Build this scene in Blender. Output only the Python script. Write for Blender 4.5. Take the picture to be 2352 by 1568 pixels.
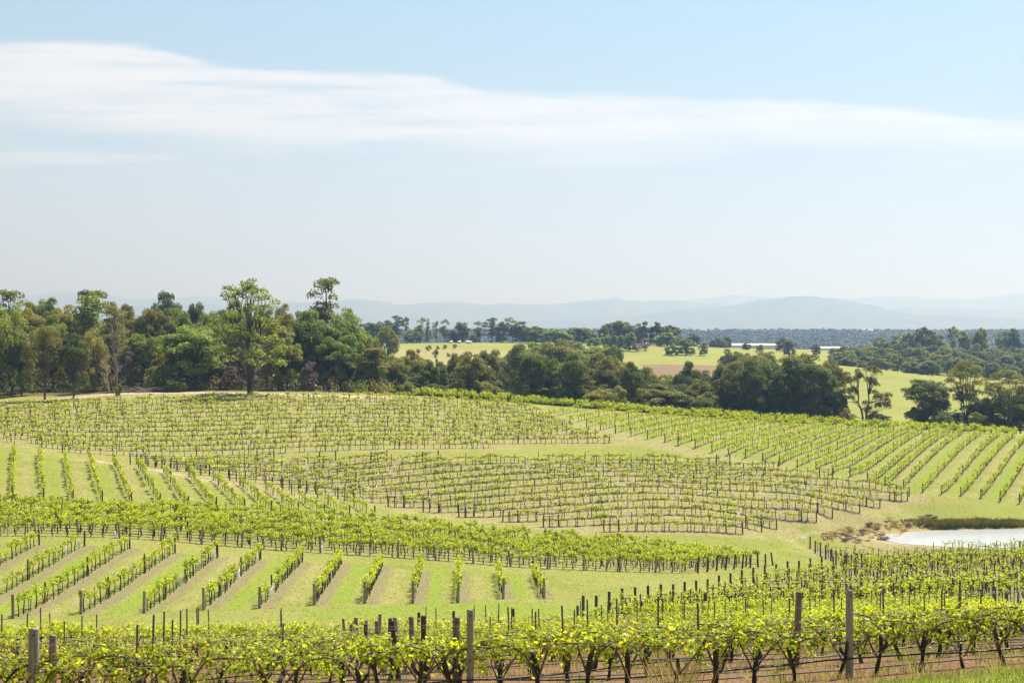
import bpy, math, random
import numpy as np

# ------------------------------------------------------------------ camera, world, sun, exposure
scene = bpy.context.scene
for o in list(bpy.data.objects):
    bpy.data.objects.remove(o)
COL = scene.collection
RNG = np.random.default_rng(7)
random.seed(7)

F = 3267.0            # focal length in photo pixels (2352 wide plan sheet), 50 mm lens
CX, CY = 1176.0, 745.0
cam_data = bpy.data.cameras.new("camera")
cam_data.lens = 50.0
cam_data.sensor_width = 36.0
cam_data.shift_y = -39.0 / 2352.0
cam_data.clip_start = 0.1
cam_data.clip_end = 60000.0
cam = bpy.data.objects.new("camera", cam_data)
cam.location = (0, 0, 0)
cam.rotation_euler = (math.radians(90), 0, 0)
COL.objects.link(cam)
scene.camera = cam

SUN_EL, SUN_AZ = math.radians(61), math.radians(40)     # azimuth measured from +Y towards +X
sd = (math.cos(SUN_EL) * math.sin(SUN_AZ), math.cos(SUN_EL) * math.cos(SUN_AZ), math.sin(SUN_EL))
sun_data = bpy.data.lights.new("sun", 'SUN')
sun_data.energy = 5.0
sun_data.angle = math.radians(0.53)
sun_data.color = (1.0, 0.965, 0.93)
sun = bpy.data.objects.new("sun", sun_data)
sun.rotation_euler = (math.radians(90) - SUN_EL, 0, math.pi - SUN_AZ)
COL.objects.link(sun)

scene.view_settings.view_transform = 'Standard'
scene.view_settings.look = 'None'
scene.view_settings.gamma = 1.0
scene.view_settings.exposure = 1.02
try:
    scene.cycles.use_denoising = True
    scene.cycles.denoising_prefilter = 'ACCURATE'
    scene.cycles.max_bounces = 8
    scene.cycles.diffuse_bounces = 3
    scene.cycles.transmission_bounces = 4
    scene.cycles.transparent_max_bounces = 8
    scene.cycles.volume_bounces = 0
    scene.cycles.caustics_reflective = False
    scene.cycles.caustics_refractive = False
except Exception:
    pass


class NT:
    """small helper round a node tree"""
    def __init__(self, tree):
        self.t = tree
        tree.nodes.clear()

    def n(self, kind, **kw):
        nd = self.t.nodes.new(kind)
        for k, v in kw.items():
            if k.startswith('_'):
                setattr(nd, k[1:], v)
            else:
                key = int(k[1:]) if k[0] == 'i' and k[1:].isdigit() else k.replace('__', ' ')
                s = nd.inputs[key]
                if hasattr(v, 'default_value') or isinstance(v, bpy.types.NodeSocket):
                    self.t.links.new(v, s)
                else:
                    if isinstance(v, tuple) and len(v) == 3 and s.type == 'RGBA':
                        v = v + (1,)
                    s.default_value = v
        return nd

    def math(self, op, a, b=None, c=None, clamp=False):
        nd = self.t.nodes.new('ShaderNodeMath')
        nd.operation = op
        nd.use_clamp = clamp
        for i, v in enumerate((a, b, c)):
            if v is None:
                continue
            if isinstance(v, bpy.types.NodeSocket):
                self.t.links.new(v, nd.inputs[i])
            else:
                nd.inputs[i].default_value = v
        return nd.outputs[0]

    def mix(self, f, a, b, mode='MIX'):
        nd = self.t.nodes.new('ShaderNodeMix')
        nd.data_type = 'RGBA'
        nd.blend_type = mode
        for s, v in ((nd.inputs[0], f), (nd.inputs[6], a), (nd.inputs[7], b)):
            if isinstance(v, bpy.types.NodeSocket):
                self.t.links.new(v, s)
            else:
                s.default_value = (v + (1,)) if isinstance(v, tuple) and len(v) == 3 else v
        return nd.outputs[2]

    def smooth(self, v, lo, hi):
        nd = self.t.nodes.new('ShaderNodeMapRange')
        nd.interpolation_type = 'SMOOTHSTEP'
        self.t.links.new(v, nd.inputs[0])
        nd.inputs[1].default_value = lo
        nd.inputs[2].default_value = hi
        return nd.outputs[0]

    def noise(self, vec, scale, detail=3.0, rough=0.55, dist=0.0):
        nd = self.n('ShaderNodeTexNoise', Scale=scale, Detail=detail, Roughness=rough, Distortion=dist)
        if vec is not None:
            self.t.links.new(vec, nd.inputs['Vector'])
        return nd.outputs['Fac']

    def curve(self, v, pts, x0, x1, y0, y1):
        """piecewise curve through pts (x, y) via a Float Curve node"""
        mr = self.t.nodes.new('ShaderNodeMapRange')
        self.t.links.new(v, mr.inputs[0])
        mr.inputs[1].default_value, mr.inputs[2].default_value = x0, x1
        fc = self.t.nodes.new('ShaderNodeFloatCurve')
        c = fc.mapping.curves[0]
        pts = sorted(pts)
        nrm = [((x - x0) / (x1 - x0), (y - y0) / (y1 - y0)) for x, y in pts]
        while len(c.points) < len(nrm):
            c.points.new(0.5, 0.5)
        for p, q in zip(c.points, nrm):
            p.location = q
        fc.mapping.update()
        self.t.links.new(mr.outputs[0], fc.inputs['Value'])
        return self.math('MULTIPLY_ADD', fc.outputs[0], y1 - y0, y0)


def build_world():
    w = bpy.data.worlds.new("World")
    scene.world = w
    w.use_nodes = True
    N = NT(w.node_tree)
    sky = N.n('ShaderNodeTexSky', _sky_type='NISHITA', _sun_disc=False, _sun_elevation=SUN_EL, _sun_rotation=SUN_AZ,
              _altitude=120.0, _air_density=1.0, _dust_density=1.6, _ozone_density=1.6)
    tc = N.n('ShaderNodeTexCoord')
    sep = N.n('ShaderNodeSeparateXYZ', i0=tc.outputs['Generated'])
    x, y, z = sep.outputs
    ys = N.math('MAXIMUM', y, 0.15)
    u = N.math('DIVIDE', x, ys)
    v = N.math('DIVIDE', z, ys)
    U = lambda px: (px - CX) / F
    V = lambda py: (CY - py) / F
    top = [(-700, 70), (0, 92), (330, 104), (520, 145), (1000, 176), (1150, 205), (1400, 212), (1740, 228), (2060, 241), (2200, 256), (2420, 280), (3050, 320)]
    bot = [(-700, 220), (0, 272), (260, 300), (600, 330), (1000, 345), (1300, 350), (1560, 352), (1760, 338), (2000, 330), (2352, 337), (3050, 345)]
    x0, x1 = U(-700), U(3050)
    ct = N.curve(u, [(U(a), V(b)) for a, b in top], x0, x1, 0.05, 0.25)
    cb = N.curve(u, [(U(a), V(b)) for a, b in bot], x0, x1, 0.05, 0.25)
    uv = N.n('ShaderNodeCombineXYZ', i0=N.math('MULTIPLY', u, 1.0), i1=N.math('MULTIPLY', v, 7.0))
    uv2 = N.n('ShaderNodeCombineXYZ', i0=N.math('MULTIPLY', u, 1.0), i1=N.math('MULTIPLY', v, 14.0))
    n1 = N.noise(uv.outputs[0], 9.0, 6.0, 0.6)
    n2 = N.noise(uv2.outputs[0], 5.0, 5.0, 0.6, 0.4)
    uv3 = N.n('ShaderNodeCombineXYZ', i0=N.math('MULTIPLY', u, 6.0), i1=N.math('MULTIPLY', v, 55.0))
    n3 = N.noise(uv3.outputs[0], 4.0, 6.0, 0.65, 0.5)
    nn = N.math('ADD', N.math('MULTIPLY', N.math('SUBTRACT', n1, 0.5), 0.016), N.math('MULTIPLY', N.math('SUBTRACT', n3, 0.5), 0.004))
    vt = N.math('ADD', v, nn)
    a = N.smooth(N.math('SUBTRACT', ct, vt), -0.001, 0.006)       # crisp upper edge
    b = N.smooth(N.math('SUBTRACT', vt, cb), -0.012, 0.016)         # soft lower edge
    dens = N.math('MULTIPLY', N.math('MULTIPLY', a, b), N.smooth(N.math('ADD', N.math('MULTIPLY', n2, .8), N.math('MULTIPLY', n3, .2)), 0.2, 0.64))
    # thin streaks beneath the band
    s1 = N.math('MULTIPLY', N.smooth(v, V(392), V(372)), N.smooth(v, V(330), V(350)))
    st = N.math('MULTIPLY', N.math('MULTIPLY', s1, N.smooth(n2, 0.44, 0.62)), N.smooth(u, U(1700), U(1400)))
    st = N.math('MULTIPLY', st, 0.45)
    s3 = N.math('MULTIPLY', N.math('MULTIPLY', N.smooth(v, V(470), V(330)), N.smooth(v, V(250), V(300))), N.smooth(n1, 0.45, 0.75))
    dens = N.math('MAXIMUM', dens, st)
    dens = N.math('MAXIMUM', dens, N.math('MULTIPLY', s3, 0.35))
    fwd = N.smooth(y, 0.15, 0.4)
    dens = N.math('MULTIPLY', N.math('MULTIPLY', dens, fwd), 0.93)
    # pale veil mixed into the lower sky colour, faded out behind the camera
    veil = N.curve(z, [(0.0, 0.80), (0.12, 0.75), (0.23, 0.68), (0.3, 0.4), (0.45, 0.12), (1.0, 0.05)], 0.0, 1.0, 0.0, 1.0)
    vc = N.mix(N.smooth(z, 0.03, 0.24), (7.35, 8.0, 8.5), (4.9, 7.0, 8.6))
    veil = N.math('MULTIPLY', veil, N.smooth(y, -0.35, 0.55))  # veil cut behind the camera to weaken sky fill and deepen shade
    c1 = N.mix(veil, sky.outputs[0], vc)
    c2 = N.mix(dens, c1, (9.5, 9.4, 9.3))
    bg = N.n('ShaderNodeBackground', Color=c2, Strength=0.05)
    N.n('ShaderNodeOutputWorld', Surface=bg.outputs[0])


build_world()

# ------------------------------------------------------------------ geometry helpers
class Buf:
    """collects vertices and faces; becomes ONE mesh"""
    def __init__(self):
        self.v, self.f, self.m, self.nv = [], [], [], 0

    def add(self, V, Fa, mat=0):
        V = np.asarray(V, np.float32).reshape(-1, 3)
        Fa = np.asarray(Fa, np.int64)
        if len(Fa) == 0:
            return
        self.v.append(V)
        self.f.append(Fa + self.nv)
        self.m.append(np.full(len(Fa), mat, np.int32))
        self.nv += len(V)

    def mesh(self, name, mats, smooth=True):
        me = bpy.data.meshes.new(name)
        V = np.concatenate(self.v) if self.v else np.zeros((0, 3), np.float32)
        loops, starts, pos, mi = [], [], 0, []
        for Fa, m in zip(self.f, self.m):
            k = Fa.shape[1]
            loops.append(Fa.reshape(-1))
            starts.append(pos + np.arange(len(Fa)) * k)
            pos += Fa.size
            mi.append(m)
        L = np.concatenate(loops).astype(np.int32)
        S = np.concatenate(starts).astype(np.int32)
        me.vertices.add(len(V))
        me.vertices.foreach_set('co', V.reshape(-1).astype(np.float32))
        me.loops.add(len(L))
        me.loops.foreach_set('vertex_index', L)
        me.polygons.add(len(S))
        me.polygons.foreach_set('loop_start', S)
        for m in (mats if isinstance(mats, (list, tuple)) else [mats]):
            me.materials.append(m)
        me.update(calc_edges=True)
        me.polygons.foreach_set('material_index', np.concatenate(mi))
        me.polygons.foreach_set('use_smooth', np.full(len(S), smooth))
        me.update()
        return me

    def arrays(self):
        return (np.concatenate(self.v), [(Fa, m) for Fa, m in zip(self.f, self.m)])


def tube(pts, rad, k=6, cap=True):
    P = np.asarray(pts, float)
    n = len(P)
    R = np.broadcast_to(np.asarray(rad, float), (n,))
    T = np.gradient(P, axis=0)
    T /= np.linalg.norm(T, axis=1)[:, None] + 1e-9
    ref = np.array([0.0, 0, 1.0]) if abs(T[:, 2]).mean() < 0.8 else np.array([1.0, 0, 0])
    A = np.cross(T, ref)
    A /= np.linalg.norm(A, axis=1)[:, None] + 1e-9
    B = np.cross(T, A)
    th = np.arange(k) * 2 * math.pi / k
    V = P[:, None, :] + R[:, None, None] * (np.cos(th)[None, :, None] * A[:, None, :] + np.sin(th)[None, :, None] * B[:, None, :])
    V = V.reshape(-1, 3)
    q = []
    for i in range(n - 1):
        for j in range(k):
            a, b = i * k + j, i * k + (j + 1) % k
            q.append((a, a + k, b + k, b))
    faces = [np.array(q)]
    if cap:
        faces.append(np.array([[(n - 1) * k + j for j in range(k)][::-1]]))
    return V, faces


def add_tube(buf, pts, rad, k=6, mat=0, cap=True):
    V, fs = tube(pts, rad, k, cap)
    base = buf.nv
    buf.add(V, fs[0], mat)
    for f in fs[1:]:
        buf.f.append(f + base)
        buf.m.append(np.full(len(f), mat, np.int32))


def unit(v):
    v = np.asarray(v, float)
    return v / (np.linalg.norm(v, axis=-1, keepdims=True) + 1e-9)


def leaf_quads(P, Nrm, size, rng, aspect=0.75):
    """kite leaves at P facing Nrm"""
    n = len(P)
    Nrm = unit(Nrm)
    r = unit(rng.normal(size=(n, 3)))
    A = unit(np.cross(Nrm, r))
    B = np.cross(Nrm, A)
    s = (np.asarray(size) * np.ones(n))[:, None]
    V = np.stack([P - A * s * .5, P - B * s * .5 * aspect + Nrm * s * .08, P + A * s * .55, P + B * s * .5 * aspect + Nrm * s * .08], 1)
    Fa = np.arange(n * 4).reshape(n, 4)
    return V.reshape(-1, 3), Fa


LOBE = [(0, -0.12), (.30, -.28), (.50, -.05), (.36, .10), (.52, .36), (.24, .38), (0, .72), (-.24, .38), (-.52, .36), (-.36, .10), (-.50, -.05), (-.30, -.28)]


def leaf_lobed(P, Nrm, Tip, size):
    """palmate vine leaves: outline of 12 points folded a little along the midrib, two faces"""
    n = len(P)
    Nrm = unit(Nrm)
    T = unit(Tip - (Tip * Nrm).sum(1)[:, None] * Nrm)
    S = np.cross(T, Nrm)
    s = (np.asarray(size) * np.ones(n))[:, None]
    out = []
    for a, b in LOBE:
        out.append(P + (S * a + T * b - Nrm * (abs(a) * .35 + b * b * .25)) * s)
    V = np.stack(out, 1)
    base = (np.arange(n) * 12)[:, None]
    f1 = base + np.array([[0, 1, 2, 3, 4, 5, 6]])
    f2 = base + np.array([[0, 6, 7, 8, 9, 10, 11]])
    return V.reshape(-1, 3), np.concatenate([f1, f2])


# ------------------------------------------------------------------ object helpers
def link(name, data, parent=None, loc=(0, 0, 0), rot=(0, 0, 0), scale=(1, 1, 1)):
    o = bpy.data.objects.new(name, data)
    o.location, o.rotation_euler, o.scale = loc, rot, scale
    if parent is not None:
        o.parent = parent
    COL.objects.link(o)
    return o


def tag(o, label=None, cat=None, group=None, kind=None):
    if label:
        o['label'] = label
    if cat:
        o['category'] = cat
    if group:
        o['group'] = group
    if kind:
        o['kind'] = kind
    return o


ORD = "first second third fourth fifth sixth seventh eighth ninth tenth eleventh twelfth thirteenth fourteenth fifteenth sixteenth seventeenth eighteenth nineteenth".split()
TENS = {2: 'twenty', 3: 'thirty', 4: 'forty', 5: 'fifty', 6: 'sixty', 7: 'seventy', 8: 'eighty', 9: 'ninety'}


def ordw(n):
    """1 -> first"""
    if n <= 19:
        return ORD[n - 1]
    t, r = divmod(n, 10)
    if n >= 100:
        return 'hundred-and-' + ordw(n - 100) if n > 100 else 'hundredth'
    return TENS[t][:-1] + 'ieth' if r == 0 else TENS[t] + '-' + ORD[r - 1]


# ------------------------------------------------------------------ materials
def new_mat(name):
    m = bpy.data.materials.new(name)
    m.use_nodes = True
    return m, NT(m.node_tree)


def leaf_mat(name, cols, trans=0.45, tcol=None, rough=0.5, scale=1.2, spec=0.25):
    """foliage: colour differs from leaf to leaf, clump to clump and plant to plant"""
    m, N = new_mat(name)
    geo = N.n('ShaderNodeNewGeometry')
    oi = N.n('ShaderNodeObjectInfo')
    tc = N.n('ShaderNodeTexCoord')
    nz = N.noise(tc.outputs['Object'], scale, 2.0)
    f = N.math('ADD', N.math('MULTIPLY', geo.outputs['Random Per Island'], 0.6), N.math('MULTIPLY', nz, 0.4))
    ramp = N.n('ShaderNodeValToRGB', Fac=f)
    e = ramp.color_ramp.elements
    e[0].position, e[0].color = 0.15, cols[0] + (1,)
    e[1].position, e[1].color = 0.85, cols[-1] + (1,)
    if len(cols) > 2:
        k = e.new(0.5)
        k.color = cols[1] + (1,)
    hv = N.n('ShaderNodeHueSaturation', Color=ramp.outputs[0])
    N.t.links.new(N.math('MULTIPLY_ADD', oi.outputs['Random'], 0.5, 0.75), hv.inputs['Value'])
    N.t.links.new(N.math('MULTIPLY_ADD', N.math('FRACT', N.math('MULTIPLY', oi.outputs['Random'], 7.31)), 0.022, 0.489), hv.inputs['Hue'])
    col = hv.outputs[0]
    p = N.n('ShaderNodeBsdfPrincipled', Base__Color=col, Roughness=rough)
    p.inputs['Specular IOR Level'].default_value = spec
    tcn = N.mix(1.0, col, tcol or (1.7, 1.75, 0.7), 'MULTIPLY')
    tr = N.n('ShaderNodeBsdfTranslucent', Color=tcn)
    mx = N.n('ShaderNodeMixShader', i0=trans, i1=p.outputs[0], i2=tr.outputs[0])
    N.n('ShaderNodeOutputMaterial', Surface=mx.outputs[0])
    return m


def wood_mat(name, c1, c2, scale=(14, 14, 1.5), rough=0.85, bump=0.4):
    m, N = new_mat(name)
    tc = N.n('ShaderNodeTexCoord')
    oi = N.n('ShaderNodeObjectInfo')
    mp = N.n('ShaderNodeMapping', Vector=tc.outputs['Object'], Scale=scale)
    N.t.links.new(N.n('ShaderNodeCombineXYZ', i0=N.math('MULTIPLY', oi.outputs['Random'], 31.0)).outputs[0], mp.inputs['Location'])
    nz = N.noise(mp.outputs[0], 1.0, 5.0, 0.62)
    nb = N.noise(tc.outputs['Object'], 2.3, 3.0)
    f = N.smooth(N.math('ADD', N.math('MULTIPLY', nz, .65), N.math('MULTIPLY', nb, .35)), 0.36, 0.64)
    col = N.mix(f, c1, c2)
    hv = N.n('ShaderNodeHueSaturation', Color=col)
    N.t.links.new(N.math('MULTIPLY_ADD', oi.outputs['Random'], 0.5, 0.75), hv.inputs['Value'])
    bp = N.n('ShaderNodeBump', Strength=bump, Distance=0.01, Height=nz)
    p = N.n('ShaderNodeBsdfPrincipled', Base__Color=hv.outputs[0], Roughness=rough, Normal=bp.outputs[0])
    N.n('ShaderNodeOutputMaterial', Surface=p.outputs[0])
    return m


def plain_mat(name, col, rough=0.6, metal=0.0, var=0.25, scale=3.0):
    m, N = new_mat(name)
    tc = N.n('ShaderNodeTexCoord')
    nz = N.noise(tc.outputs['Object'], scale, 4.0)
    c = N.mix(nz, tuple(x * (1 - var) for x in col), tuple(min(1, x * (1 + var)) for x in col))
    p = N.n('ShaderNodeBsdfPrincipled', Base__Color=c, Roughness=rough, Metallic=metal)
    N.n('ShaderNodeOutputMaterial', Surface=p.outputs[0])
    return m


M = {}
M['vine_leaf'] = leaf_mat('vine_leaf', [(0.08, 0.14, 0.008), (0.31, 0.375, 0.018), (0.50, 0.50, 0.055)], 0.55, (1.7, 1.65, 0.6), 0.40, 3.0, 0.4)
M['vine_leaf_far'] = leaf_mat('vine_leaf_far', [(0.12, 0.18, 0.010), (0.34, 0.39, 0.021), (0.52, 0.53, 0.055)], 0.52, (1.6, 1.6, 0.6), 0.5, 0.15, 0.3)
M['vine_wood'] = wood_mat('vine_wood', (0.018, 0.012, 0.009), (0.075, 0.048, 0.033), (30, 30, 8))
M['cane'] = wood_mat('cane', (0.10, 0.05, 0.028), (0.26, 0.17, 0.10), (30, 30, 8))
M['post'] = wood_mat('post_wood', (0.13, 0.098, 0.07), (0.40, 0.325, 0.24))
M['post_grey'] = wood_mat('post_grey', (0.19, 0.16, 0.13), (0.48, 0.43, 0.35))
M['post_dark'] = wood_mat('post_dark', (0.036, 0.025, 0.017), (0.12, 0.08, 0.052))
M['stake'] = plain_mat('stake_metal', (0.13, 0.125, 0.12), 0.55, 0.3)
M['guard'] = leaf_mat('guard_plastic', [(0.70, 0.70, 0.68), (0.80, 0.80, 0.78)], 0.6, (1.1, 1.1, 1.08), 0.5)
M['wire'] = plain_mat('wire_metal', (0.30, 0.28, 0.24), 0.8, 0.0)
M['hose'] = plain_mat('hose_plastic', (0.02, 0.019, 0.02), 0.38)
M['hose_grey'] = plain_mat('hose_grey', (0.05, 0.046, 0.043), 0.6)
M['bark'] = wood_mat('bark', (0.045, 0.032, 0.025), (0.15, 0.115, 0.09), (1.2, 1.2, .25))
M['bark_pale'] = wood_mat('bark_pale', (0.16, 0.12, 0.095), (0.42, 0.36, 0.30), (1.2, 1.2, .25))
M['dead'] = wood_mat('dead_wood', (0.13, 0.085, 0.07), (0.33, 0.26, 0.22), (1.5, 1.5, .3))
TM = dict(trans=0.5, rough=0.55, scale=0.16, spec=0.25)
M['gum'] = leaf_mat('gum_leaf', [(0.081, 0.110, 0.026), (0.175, 0.213, 0.047), (0.321, 0.328, 0.084)], tcol=(1.7, 1.65, .6), **TM)
M['green'] = leaf_mat('green_leaf', [(0.077, 0.115, 0.029), (0.173, 0.223, 0.054), (0.294, 0.326, 0.097)], tcol=(1.7, 1.7, .7), **TM)
M['olive'] = leaf_mat('olive_leaf', [(0.108, 0.115, 0.032), (0.215, 0.209, 0.057), (0.364, 0.323, 0.102)], tcol=(1.7, 1.6, .65), **TM)
M['dark'] = leaf_mat('dark_leaf', [(0.045, 0.069, 0.022), (0.098, 0.124, 0.037), (0.204, 0.211, 0.061)], tcol=(1.6, 1.6, .7), **TM)
M['darkolive'] = leaf_mat('dark_olive_leaf', [(0.073, 0.085, 0.027), (0.155, 0.159, 0.045), (0.293, 0.269, 0.077)], tcol=(1.65, 1.6, .6), **TM)
M['grey'] = leaf_mat('grey_leaf', [(0.079, 0.100, 0.052), (0.157, 0.179, 0.086), (0.272, 0.279, 0.136)], tcol=(1.6, 1.6, .8), **TM)
M['bright'] = leaf_mat('bright_leaf', [(0.081, 0.169, 0.018), (0.162, 0.273, 0.033), (0.270, 0.377, 0.058)], tcol=(1.5, 1.5, .6), **TM)
M['forest_far'] = leaf_mat('forest_far', [(0.016, 0.024, 0.018), (0.032, 0.042, 0.03), (0.055, 0.065, 0.045)], 0.15, (1.2, 1.2, .9), 0.7, 0.02)
M['brown'] = leaf_mat('brown_leaf', [(0.10, 0.058, 0.038), (0.18, 0.11, 0.07), (0.28, 0.19, 0.12)], 0.25, (1.2, 1.1, .9), 0.7, 0.2)
M['mauve'] = leaf_mat('mauve_leaf', [(0.12, 0.09, 0.08), (0.20, 0.155, 0.135), (0.29, 0.23, 0.20)], 0.25, (1.2, 1.1, 1.0), 0.7, 0.2)
M['straw'] = leaf_mat('straw', [(0.28, 0.215, 0.085), (0.42, 0.33, 0.14), (0.52, 0.44, 0.22)], 0.45, (1.2, 1.15, .8), 0.7, 0.5)
M['reed'] = leaf_mat('reed', [(0.022, 0.04, 0.010), (0.045, 0.065, 0.016), (0.09, 0.10, 0.025)], 0.3, (1.4, 1.4, .7), 0.5, 0.5)
M['reed_gold'] = leaf_mat('reed_gold', [(0.09, 0.085, 0.02), (0.16, 0.14, 0.035), (0.24, 0.20, 0.06)], 0.35, (1.4, 1.3, .7), 0.5, 0.5)
M['grass'] = leaf_mat('grass_blade', [(0.13, 0.19, 0.02), (0.205, 0.26, 0.03), (0.29, 0.31, 0.06)], 0.4, (1.5, 1.5, .7), 0.5, 0.8)
M['rock'] = plain_mat('rock', (0.36, 0.33, 0.30), 0.9, 0, .35, 2.0)
M['white_wall'] = plain_mat('white_wall', (0.78, 0.77, 0.76), 0.6, 0, .06, .1)
M['roof_pink'] = plain_mat('roof_pink', (0.36, 0.27, 0.25), 0.7, 0, .15, .3)
M['pane'] = plain_mat('pane', (0.03, 0.035, 0.04), 0.15, 0, .1)

# ------------------------------------------------------------------ terrain
def P3(x, y, d):
    return ((x - CX) / F * d, d, -(y - CY) / F * d)


IMG = [  # plan-sheet points with their distance: the slopes read from post heights in the photo
    (30, 1420, 90), (468, 1402, 94), (838, 1387, 98), (1250, 1375, 105), (298, 1260, 121), (598, 1284, 124), (878, 1300, 127), (1224, 1320, 132),
    (700, 1466, 58), (0, 1470, 56), (1100, 1455, 62), (350, 1506, 40), (1050, 1498, 42), (2200, 1410, 74), (1500, 1427, 72),
    (2200, 1380, 88), (1552, 1392, 106), (1357, 1432, 86), (2200, 1300, 145), (1994, 1303, 152), (1865, 1256, 181), (2300, 1268, 174),
    (110, 1230, 128), (598, 1262, 131), (1030, 1292, 134), (1351, 1312, 137), (1583, 1316, 140), (1758, 1297, 162), (28, 1170, 149), (860, 1213, 154),
    (28, 1146, 160), (302, 1155, 160), (622, 1172, 160), (860, 1190, 161),
    (31, 1036, 191), (148, 1053, 187), (318, 1074, 183), (490, 1102, 177), (611, 1125, 173), (729, 1142, 170),
    (301, 1066, 189), (590, 1113, 180), (830, 1153, 174), (1013, 1180, 171), (1264, 1209, 168), (1526, 1231, 168), (1721, 1221, 176), (1904, 1190, 190), (2095, 1143, 212),
    (1000, 1058, 196), (1400, 1058, 204), (1620, 1062, 210), (1900, 1105, 208), (1500, 1130, 186),
    (37, 1016, 203), (137, 1036, 197), (740, 1034, 204), (1000, 1028, 208), (1421, 1018, 217), (400, 960, 232), (1000, 960, 238),
    (0, 918, 262), (100, 915, 262), (272, 908, 261), (575, 905, 262), (900, 908, 265), (1176, 925, 265), (1500, 950, 265), (1760, 968, 266), (2050, 985, 266), (2352, 1000, 266), (2600, 1010, 266),
    (1223, 970, 240), (1555, 1025, 217), (1700, 1050, 215), (1870, 1079, 213), (2000, 1105, 212), (2118, 1131, 211), (2206, 1139, 211), (2340, 1157, 211),
    (1950, 1225, 189), (2352, 1183, 206), (2100, 1178, 204), (2600, 1175, 208),
    (1176, 900, 450), (1000, 790, 700), (1176, 792, 700), (1300, 792, 690), (1450, 800, 660), (1450, 828, 580), (1580, 850, 520), (1620, 802, 680), (1720, 801, 820), (1920, 804, 880),
    (2000, 950, 420), (2000, 900, 490), (1960, 842, 590), (2200, 873, 560), (2200, 930, 450), (2352, 885, 560), (2000, 852, 620), (2200, 838, 760), (2350, 838, 800), (900, 792, 700),
]
XYZ = [(-12, 0, -1.7), (0, 0, -1.6), (12, 0, -1.5), (-20, 18, -5.3), (-6.27, 18.7, -5.25), (-.57, 19.4, -5.13), (4.77, 20.1, -4.99), (8, 20.5, -4.82), (7.3, 18.6, -4.5), (10, 18, -4.3), (20, 21.5, -4.6),
       (-60, 20, -6), (60, 20, -4), (-80, 60, -12.5), (70, 60, -12), (-90, 100, -18), (80, 100, -17.5), (-100, 150, -18.5), (100, 150, -24), (-110, 200, -15.5), (110, 210, -26.5), (135, 265, -22),
       (-140, 262, -13.5), (-130, 320, -13.2), (-70, 320, -13.6), (-170, 420, -14.5), (-80, 420, -17), (-220, 700, -20), (-120, 600, -18),
       (-10, 310, -18.5), (0, 370, -22), (35, 310, -22), (62, 315, -24), (100, 315, -25), (125, 315, -25.5), (40, 380, -25), (110, 370, -27), (170, 300, -22),
       (0, 1000, -20), (-200, 1000, -24), (200, 1000, -22), (330, 900, -18), (380, 650, -20), (0, 1400, -38), (400, 1400, -38), (-400, 1400, -38), (200, 400, -25)]
C = np.array([P3(*p) for p in IMG] + XYZ, float)


def _phi(r2):
    return np.where(r2 > 0, r2 * np.log(r2 + 1e-12) * 0.5, 0.0)


S0 = 100.0
cx_, cy_ = C[:, 0] / S0, C[:, 1] / S0
K = _phi((cx_[:, None] - cx_[None]) ** 2 + (cy_[:, None] - cy_[None]) ** 2) + np.eye(len(C)) * 2e-4
Pm = np.stack([np.ones(len(C)), cx_, cy_], 1)
A_ = np.block([[K, Pm], [Pm.T, np.zeros((3, 3))]])
W_ = np.linalg.solve(A_, np.concatenate([C[:, 2], np.zeros(3)]))

POND = (73.0, 189.0, 24.0, 8.9)
WATER_Z = -28.5


def sstep(t):
    t = np.clip(t, 0, 1)
    return t * t * (3 - 2 * t)


def terrain(X, Y):
    X, Y = np.asarray(X, float), np.asarray(Y, float)
    sh = X.shape
    x, y = X.ravel(), Y.ravel()
    yc = np.clip(y, -5, 1400)
    lim = 50 + 0.4 * np.maximum(yc, 0)
    xc = np.clip(x, -lim, lim)
    z = np.empty(len(x))
    for i in range(0, len(x), 40000):
        a, b = xc[i:i + 40000] / S0, yc[i:i + 40000] / S0
        k = _phi((a[:, None] - cx_[None]) ** 2 + (b[:, None] - cy_[None]) ** 2)
        z[i:i + 40000] = k @ W_[:len(C)] + W_[-3] + W_[-2] * a + W_[-1] * b
    pl = np.interp(y, [800, 1100, 1500, 1900, 2400, 2700, 3600, 30000], [-30, -38, -42, -36, -23, -23, -40, -40])
    pl = pl + 5 * np.sin(x / 900.0 + 1.3) * sstep((y - 1200) / 900) * (1 - sstep((y - 5000) / 2000)) * .7
    t = sstep((y - 950) / 450.0)
    z = z * (1 - t) + pl * t
    # dam: basin and low banks
    r = np.sqrt(((x - POND[0]) / POND[2]) ** 2 + ((y - POND[1]) / POND[3]) ** 2)
    inside = WATER_Z - 0.06 - 1.6 * (1 - np.clip(r, 0, 1))
    bank = WATER_Z - 0.06 + 1.1 * np.clip(r - 1, 0, 1)
    w = 1 - sstep((r - 1.0) / 0.45)
    z = np.where(r < 1, inside, np.where(r < 1.45, bank * w + z * (1 - w), z))
    return z.reshape(sh)


def axis(parts):
    out = []
    for a, b, s in parts:
        out += list(np.arange(a, b, s))
    return out


gy = np.array([-2000, -500, -120, -40] + axis([(-14, 60, 0.5), (60, 272, 0.5), (272, 330, 2.0), (330, 900, 8.0), (900, 1500, 30), (1500, 5200, 150)]) + [5200, 6500, 8000, 11000, 15000, 19000, 21800], float)
xs = axis([(0, 96, 0.55), (96, 140, 2.0), (140, 460, 8), (460, 1000, 45), (1000, 3000, 250)]) + [3000, 4500, 7000, 11000, 16000, 21800]
gx = np.array(sorted([-v for v in xs if v > 0] + list(xs)), float)
GX, GY = np.meshgrid(gx, gy)
GZ = terrain(GX, GY)


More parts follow.
